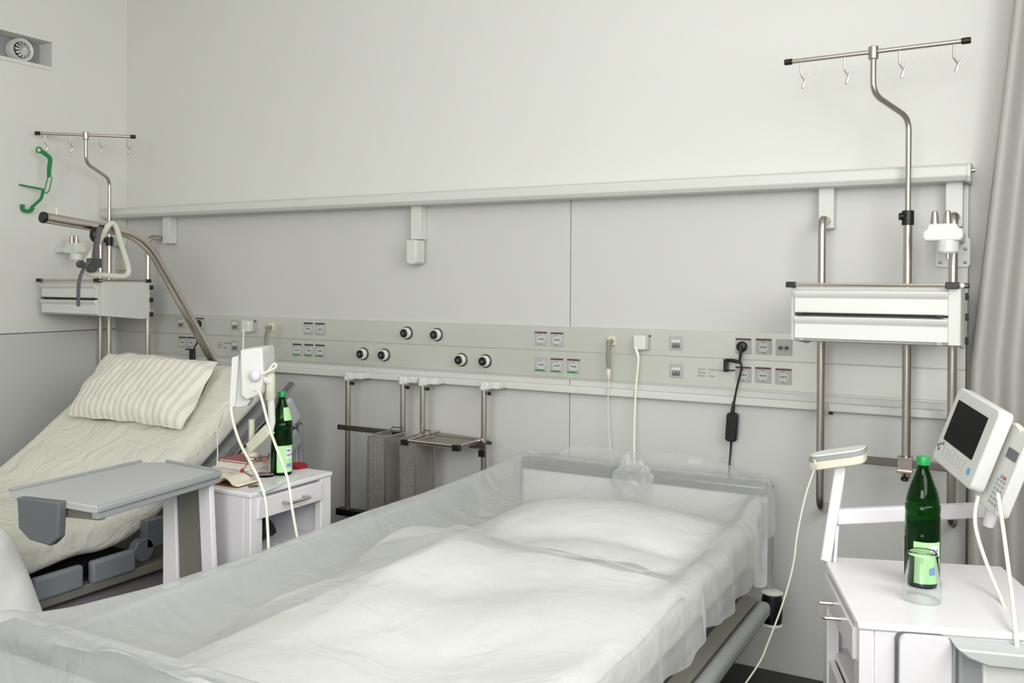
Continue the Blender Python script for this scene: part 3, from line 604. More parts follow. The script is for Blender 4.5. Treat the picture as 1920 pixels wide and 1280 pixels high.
# ---------------------------------------------------------------- plastic cover (draped)
def drape():
    nx, ny = 66, 108; x0, x1 = 2.56, 3.985; y0, y1 = -.18, -2.92
    px = np.linspace(x0, x1, nx); py = np.linspace(y0, y1, ny); Xg, Yg = np.meshgrid(px, py)
    Pn = np.stack([Xg, Yg, np.full_like(Xg, .86)+.004*np.random.randn(ny, nx)], -1)
    rx = (x1-x0)/(nx-1)*1.0; ry = abs(y1-y0)/(ny-1)*1.003; bdx = (Xg > RXC-.512) & (Xg < RXC+.512); pin = bdx & (((Yg > -.29) & (Yg < -.21)) | ((Yg < -2.42) & (Yg > -2.50))); pz = np.where(Yg > -1, .794, .83)
    cx_ = np.clip(Xg, RXC-.50, RXC+.50); edge = np.clip((np.abs(Xg-RXC)-.2)/.3, 0, 1); out_ = np.maximum(np.abs(Xg-RXC)-.5, 0); slack = 1.028-.0265*edge+out_*.16
    teth = [(np.stack([cx_, np.full_like(cx_, yy), np.full_like(cx_, zz)], -1), np.sqrt((Xg-cx_)**2*1.03+(Yg-yy)**2)*slack+.002) for yy, zz in ((-.285, .794), (-2.425, .83))]
    def Hf(x, y):
        h = np.zeros_like(x)
        ins = (x > RXC-.49) & (x < RXC+.49); h = np.where(ins, .64, 0.)
        h = np.where((x > RXC-.54) & (x < RXC+.54) & (h == 0), .5, h)
        d = (y < -1.03) & ins & (x > 2.97); hd = .70+.018*np.sin(x*9+y*4)+.012*np.sin(y*13-x*6)+.05*np.exp(-((x-3.0)**2+(y+1.3)**2)/.06); h = np.where(d, hd, h)
        pw = np.clip(1-((x-3.37)/.38)**2, 0, 1)**.5*np.clip(1-((y+.76)/.25)**2, 0, 1)**.5; h = np.where(ins, np.maximum(h, .665+.09*pw), h)
        h = np.where((x > 2.755) & (x < 2.795) & (y > -2.36) & (y < -.63), .762, h)
        bd = (x > RXC-.515) & (x < RXC+.515)
        h = np.where(bd & (y > -.285) & (y < -.215), .792, h); h = np.where(bd & (y < -2.425) & (y > -2.495), .828, h)
        return h
    ic = int(np.argmin(np.abs(px-2.785))); rows = (py < -.29) & (py > -2.42); yy_ = -py[rows]
    zl = np.interp(yy_, (.25, .6, .97, 1.26, 1.47, 1.77, 2.07, 2.29, 2.42), (.794, .778, .773, .778, .777, .768, .775, .793, .815))
    ir = int(np.argmin(np.abs(px-3.785))); zr_ = np.interp(yy_, (.25, .38, .6, 1.0, 1.5, 2.0, 2.25, 2.42), (.794, .775, .748, .722, .712, .728, .77, .82))+.004*np.sin(yy_*17)
    V = np.zeros_like(Pn); P = Pn.copy(); Q = P.copy()
    cons = [((slice(None), slice(0, -1)), (slice(None), slice(1, None)), rx), ((slice(0, -1), slice(None)), (slice(1, None), slice(None)), ry),
            ((slice(0, -1), slice(0, -1)), (slice(1, None), slice(1, None)), math.hypot(rx, ry)), ((slice(0, -1), slice(1, None)), (slice(1, None), slice(0, -1)), math.hypot(rx, ry)),
            ((slice(None), slice(0, -2)), (slice(None), slice(2, None)), 2*rx), ((slice(0, -2), slice(None)), (slice(2, None), slice(None)), 2*ry)]
    for it in range(300):
        vel = (P-Q)*.94; Q = P.copy(); P = P+vel; P[..., 2] -= .0016
        for sub_ in range(8):
            for ci, (a, b_, L) in enumerate(cons):
                d = P[b_]-P[a]; l = np.linalg.norm(d, axis=-1, keepdims=True)+1e-9
                k = .5 if ci < 2 else .25 if ci < 4 else .03
                c_ = d*(1-L/l)*k
                if ci >= 2: c_ = np.where(l > L, c_, c_*.4)
                P[a] = P[a]+c_*.55; P[b_] = P[b_]-c_*.55
            for A_, L_ in teth:
                d = P-A_; l = np.linalg.norm(d, axis=-1)+1e-9; P = A_+d*np.minimum(1, L_/l)[..., None]
            P[pin, 0] = Xg[pin]; P[pin, 1] = Yg[pin]; P[pin, 2] = pz[pin]
            P[rows, ic, 0] = px[ic]; P[rows, ic, 1] = py[rows]; P[rows, ic, 2] = zl
            P[rows, ir, 0] = px[ir]+.006*np.sin(yy_*11); P[rows, ir, 1] = py[rows]; P[rows, ir, 2] = zr_
            h = Hf(P[..., 0], P[..., 1])+.006; pen = P[..., 2] < h; deep = pen & (h-P[..., 2] > .12)
            sx = np.sign(P[..., 0]-RXC)
            P[..., 0] = np.where(deep, RXC+sx*np.maximum(np.abs(P[..., 0]-RXC), .55), P[..., 0])
            ok = pen & ~deep; P[..., 2] = np.where(ok, h, P[..., 2])
            Q[..., 0] = np.where(ok, Q[..., 0]*.2+P[..., 0]*.8, Q[..., 0]); Q[..., 1] = np.where(ok, Q[..., 1]*.2+P[..., 1]*.8, Q[..., 1])
    for i in range(ic):
        d = (ic-i)*rx; wv_ = .012*np.sin(py*14+i*.1)*min(1, d/.1)
        P[:, i, 0] = P[:, ic, 0]-min(d, .022)-.02*d-np.abs(wv_); P[:, i, 1] = P[:, ic, 1]; P[:, i, 2] = P[:, ic, 2]-max(0, d-.015)
    for i in range(ir+1, nx):
        d = (i-ir)*rx; k = min(1, d/.12); wv_ = (.011*np.sin(py*19+i*.12)+.008*np.sin(py*41+2))*k
        P[:, i, 0] = P[:, ir, 0]+(.8*min(d, .05)+.10*d)*(1-.6*np.exp((py+.25)*5))+wv_; P[:, i, 1] = P[:, ir, 1]+.25*d*np.exp((py+.25)*3)*-1*k; P[:, i, 2] = P[:, ir, 2]-.45*min(d, .05)-.98*max(0, d-.05)*(1+.12*np.sin(py*7+1))
    return P, nx, ny
P, nx, ny = drape()
mb = MB(); mb.v = [Vector(map(float, P[j, i])) for j in range(ny) for i in range(nx)]
mb.f = [(j*nx+i, (j+1)*nx+i, (j+1)*nx+i+1, j*nx+i+1) for j in range(ny-1) for i in range(nx-1)]
pm = bpy.data.materials.new('clear_plastic_film'); pm.use_nodes = True; nt = pm.node_tree; nt.nodes.clear()
out = nt.nodes.new('ShaderNodeOutputMaterial'); tr = nt.nodes.new('ShaderNodeBsdfTransparent'); df = nt.nodes.new('ShaderNodeBsdfDiffuse'); tl_ = nt.nodes.new('ShaderNodeBsdfTranslucent'); gl = nt.nodes.new('ShaderNodeBsdfGlossy')
df.inputs[0].default_value = rgb(232, 233, 232); tl_.inputs[0].default_value = rgb(232, 233, 232); gl.inputs['Roughness'].default_value = .28; gl.inputs[0].default_value = (.9, .9, .9, 1)
m1 = nt.nodes.new('ShaderNodeMixShader'); m1.inputs[0].default_value = .45; nt.links.new(df.outputs[0], m1.inputs[1]); nt.links.new(tl_.outputs[0], m1.inputs[2])
m2 = nt.nodes.new('ShaderNodeMixShader'); m2.inputs[0].default_value = .12; nt.links.new(m1.outputs[0], m2.inputs[1]); nt.links.new(gl.outputs[0], m2.inputs[2])
m3 = nt.nodes.new('ShaderNodeMixShader'); lw = nt.nodes.new('ShaderNodeLayerWeight'); lw.inputs[0].default_value = .4
mr = nt.nodes.new('ShaderNodeMapRange'); mr.inputs[3].default_value = .3; mr.inputs[4].default_value = .92; nt.links.new(lw.outputs['Facing'], mr.inputs[0]); nt.links.new(mr.outputs[0], m3.inputs[0])
nt.links.new(tr.outputs[0], m3.inputs[1]); nt.links.new(m2.outputs[0], m3.inputs[2]); nt.links.new(m3.outputs[0], out.inputs[0])
tc = nt.nodes.new('ShaderNodeTexCoord'); nz = nt.nodes.new('ShaderNodeTexNoise'); nz.inputs['Scale'].default_value = 9; nz.inputs['Detail'].default_value = 5; nz.inputs['Distortion'].default_value = 1.2; nt.links.new(tc.outputs['Object'], nz.inputs[0])
n2 = nt.nodes.new('ShaderNodeTexNoise'); n2.noise_type = 'RIDGED_MULTIFRACTAL'; n2.inputs['Scale'].default_value = 5; n2.inputs['Detail'].default_value = 3; n2.inputs['Distortion'].default_value = .8; nt.links.new(tc.outputs['Object'], n2.inputs[0])
ad = nt.nodes.new('ShaderNodeMath'); ad.operation = 'MULTIPLY_ADD'; ad.inputs[1].default_value = 1.1; nt.links.new(n2.outputs['Fac'], ad.inputs[0]); nt.links.new(nz.outputs['Fac'], ad.inputs[2])
bp = nt.nodes.new('ShaderNodeBump'); bp.inputs['Strength'].default_value = .55; bp.inputs['Distance'].default_value = .022; nt.links.new(ad.outputs[0], bp.inputs['Height'])
for s_ in (df, gl, tl_): nt.links.new(bp.outputs[0], s_.inputs['Normal'])
tc_ = thing('plastic_cover', 'translucent plastic dust cover draped over the whole near bed', 'plastic cover', (RXC, -1.35, .5))
mb.build('film', pm, tc_, sub=1, ang=180)
# crumpled knot of film on the headboard
kc = aY(1187, 903, -.30); m = MB()
def knot(a, b_):
    th = 2*math.pi*a; ph = math.pi*b_; d = Vector((math.cos(th)*math.sin(ph), math.sin(th)*math.sin(ph), math.cos(ph)))
    r = 1+.35*noise.noise(d*2.2+Vector((3, 1, 4)))+.22*noise.noise(d*6)
    return kc+Vector((d.x*.078, d.y*.04-.01, d.z*.09))*r
m.grid(knot, 30, 20); m.build('film_knot', pm, tc_, sub=1, ang=180)

# ---------------------------------------------------------------- nightstands
def nightstand(O, U, V, w_, d_, label, side_tray):
    O, U, V = Vector(O), Vector(U).normalized(), Vector(V).normalized()
    T = lambda p: O+U*p.x+V*p.y+Z*p.z
    c = T(Vector((w_/2, d_/2, 0))); t = thing('nightstand', label, 'nightstand', c)
    B = lambda *bx: [mbx.box(a, b_) for a, b_ in bx]
    mbx = MB(T); B(((-.004, -.004, .784), (w_+.004, d_+.004, .80))); fixn(mbx.build('top', M['white'], t, bevel=.004))
    mbx = MB(T); B(((.0305, .0005, .06), (w_, .018, .784)), ((.0305, d_-.018, .06), (w_, d_-.0005, .784)), ((w_-.016, .018, .06), (w_, d_-.018, .784)), ((.0, .0, .06), (.03, .055, .784)), ((.0, d_-.055, .06), (.03, d_, .784)),
                   ((.02, .018, .56), (w_-.016, d_-.018, .575)), ((.02, .018, .698), (w_-.016, d_-.018, .706)), ((.02, .018, .06), (w_-.016, d_-.018, .075)), ((.004, .055, .075), (.02, d_-.055, .558)))
    fixn(mbx.build('cabinet', M['white'], t, bevel=.003))
    mbx = MB(T); B(((-.008, .058, .708), (.30, d_-.03, .776))); dr = fixn(mbx.build('drawer', M['white'], t, bevel=.003))
    mid = d_/2+.01; hb = MB(T); hb.tube(fillet([(-.006, mid-.05, .744), (-.045, mid-.05, .744), (-.045, mid+.05, .744), (-.006, mid+.05, .744)], .006, 3), .0045, 8); fixn(hb.build('handle', M['steel'], dr))
    cs = MB(T)
    for a in (.04, w_-.04):
        for b_ in (.04, d_-.04): cs.cyl((a-.012, b_, .03), (a+.012, b_, .03), .03, seg=16); cs.cyl((a, b_, .03), (a, b_, .06), .01)
    fixn(cs.build('casters', M['gdark'], t))
    hk = MB(T); hk.box((.06, -.02, .66), (.12, -.004, .76)); hk.box((.05, -.03, .44), (.11, -.004, .50)); fixn(hk.build('side_hook', M['wplast'], t, bevel=.006))
    if side_tray:
        y0 = d_+.002
        mbx = MB(T); mbx.prism(rrect(.10, .66, .016, 4), (.125, y0, .455), X, Z, Y, .018); fixn(mbx.build('door', M['white'], t, bevel=.002))
        mbx = MB(T); mbx.prism(rrect(.10, .66, .016, 4, 0, 0), (.119, y0, .458), X, Z, Y, .004); fixn(mbx.build('door_gap', M['gdark'], t))
        mbx = MB(T); B(((.185, y0, .1), (.40, y0+.03, .775))); fixn(mbx.build('folded_leg', M['gplast'], t, bevel=.004))
        mbx = MB(T); B(((.225, y0+.02, .1), (.37, y0+.045, .76))); fixn(mbx.build('leg_panel', M['wplast'], t, bevel=.004))
        mbx = MB(T); mbx.prism([(.170, .783), (.192, .765), (.228, .752), (.36, .748), (.385, .756), (.368, .778)], (0, y0, 0), X, Z, Y, .065); fixn(mbx.build('folded_tray', mat('pale_sage_grey', (190, 194, 190), .4), t, bevel=.004))
    return t
nightstand((4.133, -1.126, 0), (.947, .32, 0), (.32, -.947, 0), .42, .457, 'white nightstand at the right edge carrying a green bottle and an upturned glass', True)
nightstand((2.36, -.957, 0), (-1, 0, 0), (0, -1, 0), .42, .403, 'white nightstand between the beds with books and a bottle on it', False)
# overbed table
t = thing('overbed_table', 'grey swivel table reaching over the far bed beside the nightstand', 'overbed table', (2.15, -1.65, 0))
zt = .88; A1, A2, A3, A4 = aZ(18, 921, zt), aZ(265, 866, zt), aZ(412, 884, zt), aZ(182, 950, zt)
def slab(m, pts, h):
    n = len(pts); m.add(list(pts)+[p_-Z*h for p_ in pts], [tuple(range(n)), tuple(range(2*n-1, n-1, -1))]+[(i, i+n, (i+1) % n+n, (i+1) % n) for i in range(n)]); return m
A3b = aZ(312, 866, zt)
fixn(slab(MB(), [A1, A2, A3b, A3, A4], .02).build('top_board', M['tabletop'], t, bevel=.002))
m = MB(); m.tube([A1+Z*.004, A2+Z*.004], .005, 8); m.tube([A3b+Z*.004, A3+Z*.003], .005, 8); m.build('edge_bead', M['gplast'], t)
# right edge profile and fascia
dv = (A3-A4).normalized(); nr = Vector((dv.y, -dv.x, 0))
m = MB(); m.prism([(0, .004), (.009, .0), (.010, -.014), (.003, -.018), (.003, -.036), (-.02, -.036), (-.02, -.02), (0, -.012)], A4+dv*.0, nr, Z, dv, (A3-A4).length); fixn(m.build('side_profile', M['gplast'], t, bevel=.003))
m = MB(); B1, B2 = aZ(182, 950, zt-.02), aZ(120, 944, zt-.02)
d2 = (A1-A4).normalized()
m.prism([(0, 0), (.17, 0), (.17, -.03), (.0, -.02)], A4-Z*.02+dv*.01, d2, Z, dv, .02); fixn(m.build('front_lip', M['olive'], t))
C = [aZ(48, 929, zt+.003), aZ(124, 937, zt+.003)]; dd = (C[1]-C[0]).normalized(); L_ = (C[1]-C[0]).length; nf = Vector((dd.y, -dd.x, 0)); nf = nf if nf.y < 0 else -nf
m = MB(); m.prism([(-.006, 0), (L_+.006, 0), (L_+.004, -.012), (L_, -.10), (L_-.028, -.125), (.045, -.115), (.004, -.085), (.0, -.012)], C[0], dd, Z, nf, .03); fixn(m.build('folding_flap', M['gdark'], t, bevel=.005))
m = MB(); xa, xb = aY(306, 950, -1.46).x, aY(392, 950, -1.46).x
m = MB(); xlb = aY(306, 1080, -1.46).x; xrb = aY(402, 1080, -1.46).x; zb_ = aY(306, 1080, -1.46).z; kx = (.83)/(.84-zb_)
def tap(x_t, x_b, z_): f_ = (.84-z_)/(.84-zb_); return x_t+(x_b-x_t)*f_
def legp(u0, u1, ub0, ub1, ya, yb, name, mt):
    a0, a1, b0, b1 = [aY(q, vv, -1.46).x for q, vv in ((u0, 930), (u1, 930), (ub0, 1080), (ub1, 1080))]; m = MB()
    z1, z0 = .858, .30; f0 = (z1-z0)/(z1-zb_); c0 = a0+(b0-a0)*f0; c1_ = a1+(b1-a1)*f0
    m.add([(c0, ya, z0), (c1_, ya, z0), (c1_, yb, z0), (c0, yb, z0), (a0, ya, z1), (a1, ya, z1), (a1, yb, z1), (a0, yb, z1)], [(0, 3, 2, 1), (4, 5, 6, 7), (0, 1, 5, 4), (1, 2, 6, 5), (2, 3, 7, 6), (3, 0, 4, 7)])
    fixn(m.build(name, mt, t, bevel=.003))
legp(306, 327, 306, 333, -1.462, -1.442, 'leg', M['white']); legp(371, 393, 380, 402, -1.462, -1.442, 'leg', M['white']); legp(326, 372, 332, 381, -1.452, -1.44, 'leg_panel', M['olive'])
MB().box((2.02, -1.36, .03), (2.42, -1.46, .32)).build('base', M['gplast'], t, bevel=.005)
# ---------------------------------------------------------------- bottles, glasses
def bottle(p, label, th0, scale=1., ang_lbl=0):
    p = Vector(p); t = thing('glass_bottle', label, 'bottle', p); s = scale
    prof = [(.0001, .004), (.028, .002), (.036, .0), (.0385, .006), (.0385, .165), (.0375, .17), (.0385, .175), (.0385, .190), (.036, .194), (.037, .2), (.032, .222), (.0215, .252), (.0145, .273), (.0128, .285), (.0145, .288)]
    inn = [(r-.002 if r > .01 else r, z+.002) for r, z in prof[:-1]][::-1]
    m = MB(); m.lathe([(r*s, z*s*.985) for r, z in prof+[(.0125, .288)]+[(max(r, .0001), z) for r, z in inn]], p, 36); fixn(m.build('glass_body', M['gglass'], t))
    m = MB(); m.lathe([(.0001, .3), (.0135, .3), (.0148, .297), (.0148, .281), (.0138, .28)][::-1], p, 24); m.build('screw_cap', mat('cap_green', (22, 150, 74), .35), t)
    def lab(a0, a1, z0, z1, name, mt, k=.0006, r0=.0389, r1=None):
        mm_ = MB(); mm_.grid(lambda a, b_: p+Vector((math.cos(a0+(a1-a0)*a)*(r0+(r1-r0 if r1 else 0)*b_+k)*s, math.sin(a0+(a1-a0)*a)*(r0+(r1-r0 if r1 else 0)*b_+k)*s, z0+(z1-z0)*b_)), 18, 3); return mm_.build(name, mt, t)
    LG = mat('label_green', (176, 226, 160), .6)
    lab(th0-.75, th0+.9, .012, .108, 'label', LG); lab(th0+.1, th0+.75, .06, .10, 'label_print', mat('label_white', (232, 236, 240), .6), .0009)
    lab(th0+.15, th0+.7, .03, .043, 'label_print', mat('label_blue', (120, 150, 205), .6), .0009)
    lab(th0-2.6, th0-1.6, .012, .108, 'back_label', mat('label_pale', (205, 215, 195), .6))
    if ang_lbl: lab(th0-.1, th0+.9, .198, .244, 'neck_label', LG, .0018, .0375, .0245)
    for k, (tx, zz) in enumerate((('N', .086), ('Q', .070))):
        for q, ch in enumerate(('Natur', 'Quelle')[k]):
            a = th0+.12+q*.115; d = Vector((math.cos(a), math.sin(a), 0)); text(ch, p+d*.0402*s+Z*zz, Vector((-d.y, d.x, 0)), Z, .013, mat('label_ink', (70, 80, 120), .6), 'label_letter', t, .0002)
    return t
def viewang(p, off): d = CAM-Vector(p); return math.atan2(d.y, d.x)+off
pb = aZ(1729, 1095, .80); bottle(pb, 'green glass water bottle on the near nightstand at the right', viewang(pb, .25))
pb2 = aZ(528, 888, .80); bottle(pb2, 'green glass water bottle on the far nightstand behind the terminal cables', viewang(pb2, .3), ang_lbl=1)
def tumbler(p, label, r0, r1, h, inv, mark=None):
    p = Vector(p); t = thing('drinking_glass', label, 'glass', p)
    if inv: prof = [(r0, 0), (r0*1.0, h*.42), (r0*.93, h*.47), (r1, h*.97), (r1*.92, h), (.0001, h), (.0001, h-.006), (r1*.9, h-.007), (r1-.0018, h*.94), (r0*.93-.0018, h*.468), (r0-.0018, h*.415), (r0-.0018, .0), (r0, 0)]
    else: prof = [(.0001, 0), (r0, 0), (r0*1.02, .004), (r1, h), (r1-.002, h), (r0-.002, .012), (.0001, .01)]
    m = MB(); m.lathe(prof, p, 32)
    fixn(m.build('glass_wall', M['clear'], t))
    if mark:
        m = MB()
        th = viewang(p, -.1)
        for z0, z1, a0, a1 in mark: MB().grid(lambda a, b_: p+Vector((math.cos(th+a0+(a1-a0)*a)*(r1+.0006), math.sin(th+a0+(a1-a0)*a)*(r1+.0006), z0+(z1-z0)*b_)), 8, 1).build('printed_mark', mat('glass_print_red', (150, 84, 76), .5), t)
    return t
tumbler(aZ(1729, 1124, .80), 'upturned clear drinking glass in front of the bottle on the near nightstand', .039, .031, .108, True)
tumbler(aZ(499, 892, .80), 'clear tumbler with red print among the books on the far nightstand', .030, .034, .085, False, [(.052, .062, -.22, .22), (.018, .021, -.3, .15)])
# ---------------------------------------------------------------- clutter on the far nightstand
p = aZ(440, 890, .80)
def book(c, ex, w_, d_, z0, h, label, cov, name='book'):
    c, ex = Vector((c[0], c[1], z0)), Vector(ex).normalized(); ey = Z.cross(ex); t = thing(name, label, 'book', c)
    m = MB(); m.obox(c, ex, ey, Z, (-w_/2+.003, -d_/2+.003, .0025), (w_/2-.003, d_/2-.001, h-.0025)); m.build('pages', M['paper'], t)
    m = MB(); m.obox(c, ex, ey, Z, (-w_/2, -d_/2, 0), (w_/2, d_/2, .0022)); m.obox(c, ex, ey, Z, (-w_/2, -d_/2, h-.0022), (w_/2, d_/2, h)); m.obox(c, ex, ey, Z, (-w_/2, -d_/2, 0), (-w_/2+.0025, d_/2, h)); m.build('cover', cov, t); return t
bc = aZ(448, 885, .80); PAL = mat('cover_lilac', (206, 198, 204), .6)
book((bc.x, bc.y+.01), (1, -.05, 0), .17, .12, .80, .022, 'thick pale book at the bottom of the stack on the far nightstand', PAL)
book((bc.x+.008, bc.y+.015), (1, .0, 0), .155, .11, .8222, .019, 'white book with blue print in the middle of the stack', mat('cover_white', (235, 232, 240), .5))
book((bc.x+.005, bc.y+.02), (1, .03, 0), .14, .11, .8414, .010, 'thin book with dull red cover on top of the stack', mat('cover_red', (150, 70, 78), .5))
ob = aZ(448, 907, .80); t = thing('open_book', 'open paperback lying at the front left of the far nightstand', 'book', (ob.x-.06, ob.y, .80))
def pagef(s):
    def g(a, b_):
        q = a*.10; return Vector((ob.x-.055+s*q, ob.y-.05+b_*.10, .8035+.022*math.sin(min(1, a*1.3)*math.pi)*(1 if s > 0 else .55)+.004))
    return g
MB().grid(pagef(1), 12, 4).build('page', M['paper'], t, solid=.006); MB().grid(pagef(-1), 12, 4).build('page', M['paper'], t, solid=.006)
MB().box((ob.x-.15, ob.y-.052, .8002), (ob.x+.045, ob.y+.052, .803)).build('cover', mat('brown_cover', (120, 72, 30), .6), t)
g0 = aZ(466, 885, .87); t = thing('reading_glasses', 'thin rimmed reading glasses with red tips by the books on the far nightstand', 'glasses', (g0.x, g0.y, .82))
FM = mat('frame_brown', (80, 50, 50), .4)
m = MB(); A = aD(466, 862, 3.08); Bq = aD(454, 882, 3.05); Cq = aD(473, 893, 3.03)
m.tube(spline([A, A.lerp(Bq, .5)+X*.004, Bq], 5), .0016, 6); m.tube(spline([Bq, (Bq+Cq)/2-Z*.002, Cq], 5), .0016, 6); m.build('temple', FM, t)
MB().sphere(Bq, .0065, (1, 1, 1.2)).build('tip', mat('tip_red', (165, 28, 34), .4), t)
m = MB()
for q in (aD(473, 860, 3.1), aD(484, 861, 3.08)): m.tube([q+Vector((math.cos(a)*.014, 0, math.sin(a)*.006)) for a in [2*math.pi*k/14 for k in range(15)]], .0015, 6)
m.build('rim', FM, t)
n0 = aZ(557, 876, .80); m = MB(); m.prism([(-.035, -.03), (.03, -.035), (.045, .01), (.01, .035), (-.03, .03)], (n0.x, n0.y, .8002), X, Y, Z, .014)
tag(fixn(m.build('folded_napkin', mat('crimson_cloth', (140, 8, 28), .8), None, bevel=.004, base='c')), 'crimson folded napkin behind the bottle on the far nightstand', 'napkin')
n0 = aZ(475, 912, .80); m = MB(); m.lathe([(.0001, 0), (.017, 0), (.017, .003), (.0001, .003)], (n0.x, n0.y, .8002), 24)
tag(fixn(m.build('metal_disc', M['dsteel'], None, base='c')), 'small flat metal disc lying on the far nightstand corner', 'disc')
n1, n2 = aZ(498, 922, .802), aZ(560, 896, .802); dn = (n2-n1).normalized(); nq = Vector((-dn.y, dn.x, 0))
m = MB(); m.obox(n1, dn, nq, Z, (0, .0, -.0018), ((n2-n1).length, .028, .006)); m.obox(n1, dn, nq, Z, (.0, .0, .006), ((n2-n1).length, .004, .010))
tag(m.build('clear_tray', mat('frosted_plastic', (214, 224, 216), .2), None, bevel=.002, base='c'), 'narrow shiny pale tray along the front edge of the far nightstand', 'tray')
# things in the open compartment
bq = aX(518, 995, 2.22); m = MB(); 
def bagf(a, b_):
    th = 2*math.pi*a; ph = math.pi*b_; d = Vector((math.cos(th)*math.sin(ph), math.sin(th)*math.sin(ph), math.cos(ph))); r = 1+.12*noise.noise(d*2+Vector((8, 1, 2)))
    return Vector((2.19, -1.22, .632))+Vector((d.x*.12, d.y*.085, d.z*.052))*r
m.grid(bagf, 26, 16); tag(fixn(m.build('dark_bag', mat('dark_violet_cloth', (18, 10, 26), .8), None, base='c', ang=180)), 'dark violet bag stuffed in the far nightstand compartment', 'bag')
m = MB(); m.box((2.24, -1.17, .5755), (2.335, -1.03, .579)); tag(m.build('paper_sheet', M['white'], None, base='c'), 'white paper lying in the far nightstand compartment', 'paper')

# ---------------------------------------------------------------- terminals
def camdir(a, b_, c_): return RT*a-UP*b_+FW*c_
# near terminal
t = thing('bedside_terminal', 'white bedside monitor with black screen on a swivel arm over the near nightstand', 'monitor', aZ(1850, 960, .9))
TL = aD(1799, 724, 2.4); eu = aD(1877, 770, 2.15)-TL; Wd = eu.length; eu.normalize(); ev = aD(1746, 858, 2.43)-TL; Hd = ev.length; ev = ev-eu*ev.dot(eu); ev.normalize(); en = eu.cross(ev)
if en.dot(CAM-TL) < 0: en = -en
def pz(a, b_, c_=0): return TL+eu*(a*Wd)+ev*(b_*Hd)+en*c_
m = MB(); m.prism(rrect(Wd, Hd, .016, 5), pz(.5, .5, -.036), eu, ev, en, .036); body = fixn(m.build('monitor_body', M['wplast'], t, bevel=.005, seg=3))
m = MB(); m.prism(rrect(Wd*.72, Hd*.54, .002, 2), pz(.47, .42, .0), eu, ev, en, .0012); fixn(m.build('screen', M['screen'], body))
m = MB()
for r_ in range(3):
    for c_ in range(7): m.prism(rrect(.012, .006, .001, 1), pz(.22+c_*.085, .76+r_*.052, 0), eu, ev, en, .001)
fixn(m.build('keypad', mat('key_grey', (196, 198, 196), .5), body))
m = MB(); [m.prism(rrect(.009, .008, .003, 2), pz(a, b_, 0), eu, ev, en, .0012) for a, b_ in ((.09, .765), (.05, .80), (.09, .835), (.15, .74))]; fixn(m.build('keys', M['gdark'], body))
m = MB(); m.prism(rrect(.018, .018, .008, 4), pz(.86, .82, 0), eu, ev, en, .0016); fixn(m.build('round_key', mat('key_blue', (112, 170, 214), .4), body))
hs = lambda a, b_, c_: pz(a, b_, c_)
m = MB(); m.prism(rrect(.13, Hd*1.02, .012, 4), pz(1.0, .62, -.075)+eu*.005, eu, ev, en, .03); hb = fixn(m.build('handset', M['wplast'], t, bevel=.004, seg=3))
m = MB(); m.prism(rrect(.05, .025, .002, 2), pz(1.0, .42, -.0445)+eu*.035, eu, ev, en, .001); fixn(m.build('display', M['gdark'], hb))
m = MB()
for r_ in range(6):
    for c_ in range(3): m.prism(rrect(.009, .005, .001, 1), pz(1.0, .75+r_*.055, -.0445)+eu*(.018+c_*.016), eu, ev, en, .001)
fixn(m.build('keypad', M['key'] if 'key' in M else mat('key_mid', (160, 162, 164), .5), hb))
for k, (cc, off) in enumerate((((112, 150, 210), .03), ((196, 70, 80), .045))):
    m = MB(); m.prism(rrect(.011, .008, .003, 2), pz(1.0, .70, -.0445)+eu*off, eu, ev, en, .0014); fixn(m.build('call_key', mat('call_key_%s' % ('blue', 'red')[k], cc, .4), hb))
be = Y * 0 + aZ(1853, 955, .925)
m = MB(); m.tube([pz(1.0, .85, -.08), aD(1868, 945, 2.28), aD(1862, 968, 2.30)], [.022, .024, .018], 12); m.build('swivel_joint', M['white'], t)
m = MB(); m.tube([aD(1853, 985, 2.26), aD(1872, 915, 2.24), aD(1884, 880, 2.24)], [.014, .02, .014], 10); m.build('bracket', M['white'], t)
# arm: post, lamp head and beam
t2 = thing('terminal_arm', 'white support arm with flat lamp head fixed to the near nightstand', 'arm', aY(1553, 1040, -1.12))
pA = aY(1549, 1042, -1.16); pA.z = .80; pB = aY(1578, 868, -1.15)
def bar(m, a, b_, w1, w2):
    a, b_ = Vector(a), Vector(b_); d = (b_-a).normalized(); s_ = d.cross(Y).normalized(); q = d.cross(s_)
    m.obox(a, s_, q, d, (-w1/2, -w2/2, 0), (w1/2, w2/2, (b_-a).length))
m = MB(); bar(m, pA, pB, .026, .03); m.build('post', M['white'], t2, bevel=.004)
m = MB(); bar(m, pA+X*.022, aY(1571, 985, -1.15), .007, .014); m.build('strut', M['white'], t2, bevel=.001)
q1 = aY(1568, 968, -1.15); q2 = aZ(1862, 955, q1.z)
m = MB(); d = (q2-q1).normalized(); m.obox(q1, d, d.cross(Z), Z, (0, -.012, -.019), ((q2-q1).length, .012, .019)); m.build('beam', M['white'], t2, bevel=.004)
lh = aY(1572, 862, -1.15); ld = (aY(1625, 852, -1.15)-aY(1518, 866, -1.15)).normalized(); lw_ = ld.cross(Y).normalized()
cc0 = aY(1571, 858, -1.15); m = MB(); m.prism(rrect(.138, .09, .03, 6), cc0-Z*.018, ld, Y, Z, .022); lo = fixn(m.build('lamp_head', M['ivory'], t2, bevel=.003))
m = MB(); m.prism(rrect(.139, .091, .03, 6), cc0+Z*.004, ld, Y, Z, .010); fixn(m.build('lamp_band', M['gplast'], lo)); m = MB(); m.prism(rrect(.132, .085, .03, 6), cc0+Z*.014, ld, Y, Z, .005); fixn(m.build('lamp_lid', M['wplast'], lo, bevel=.002))
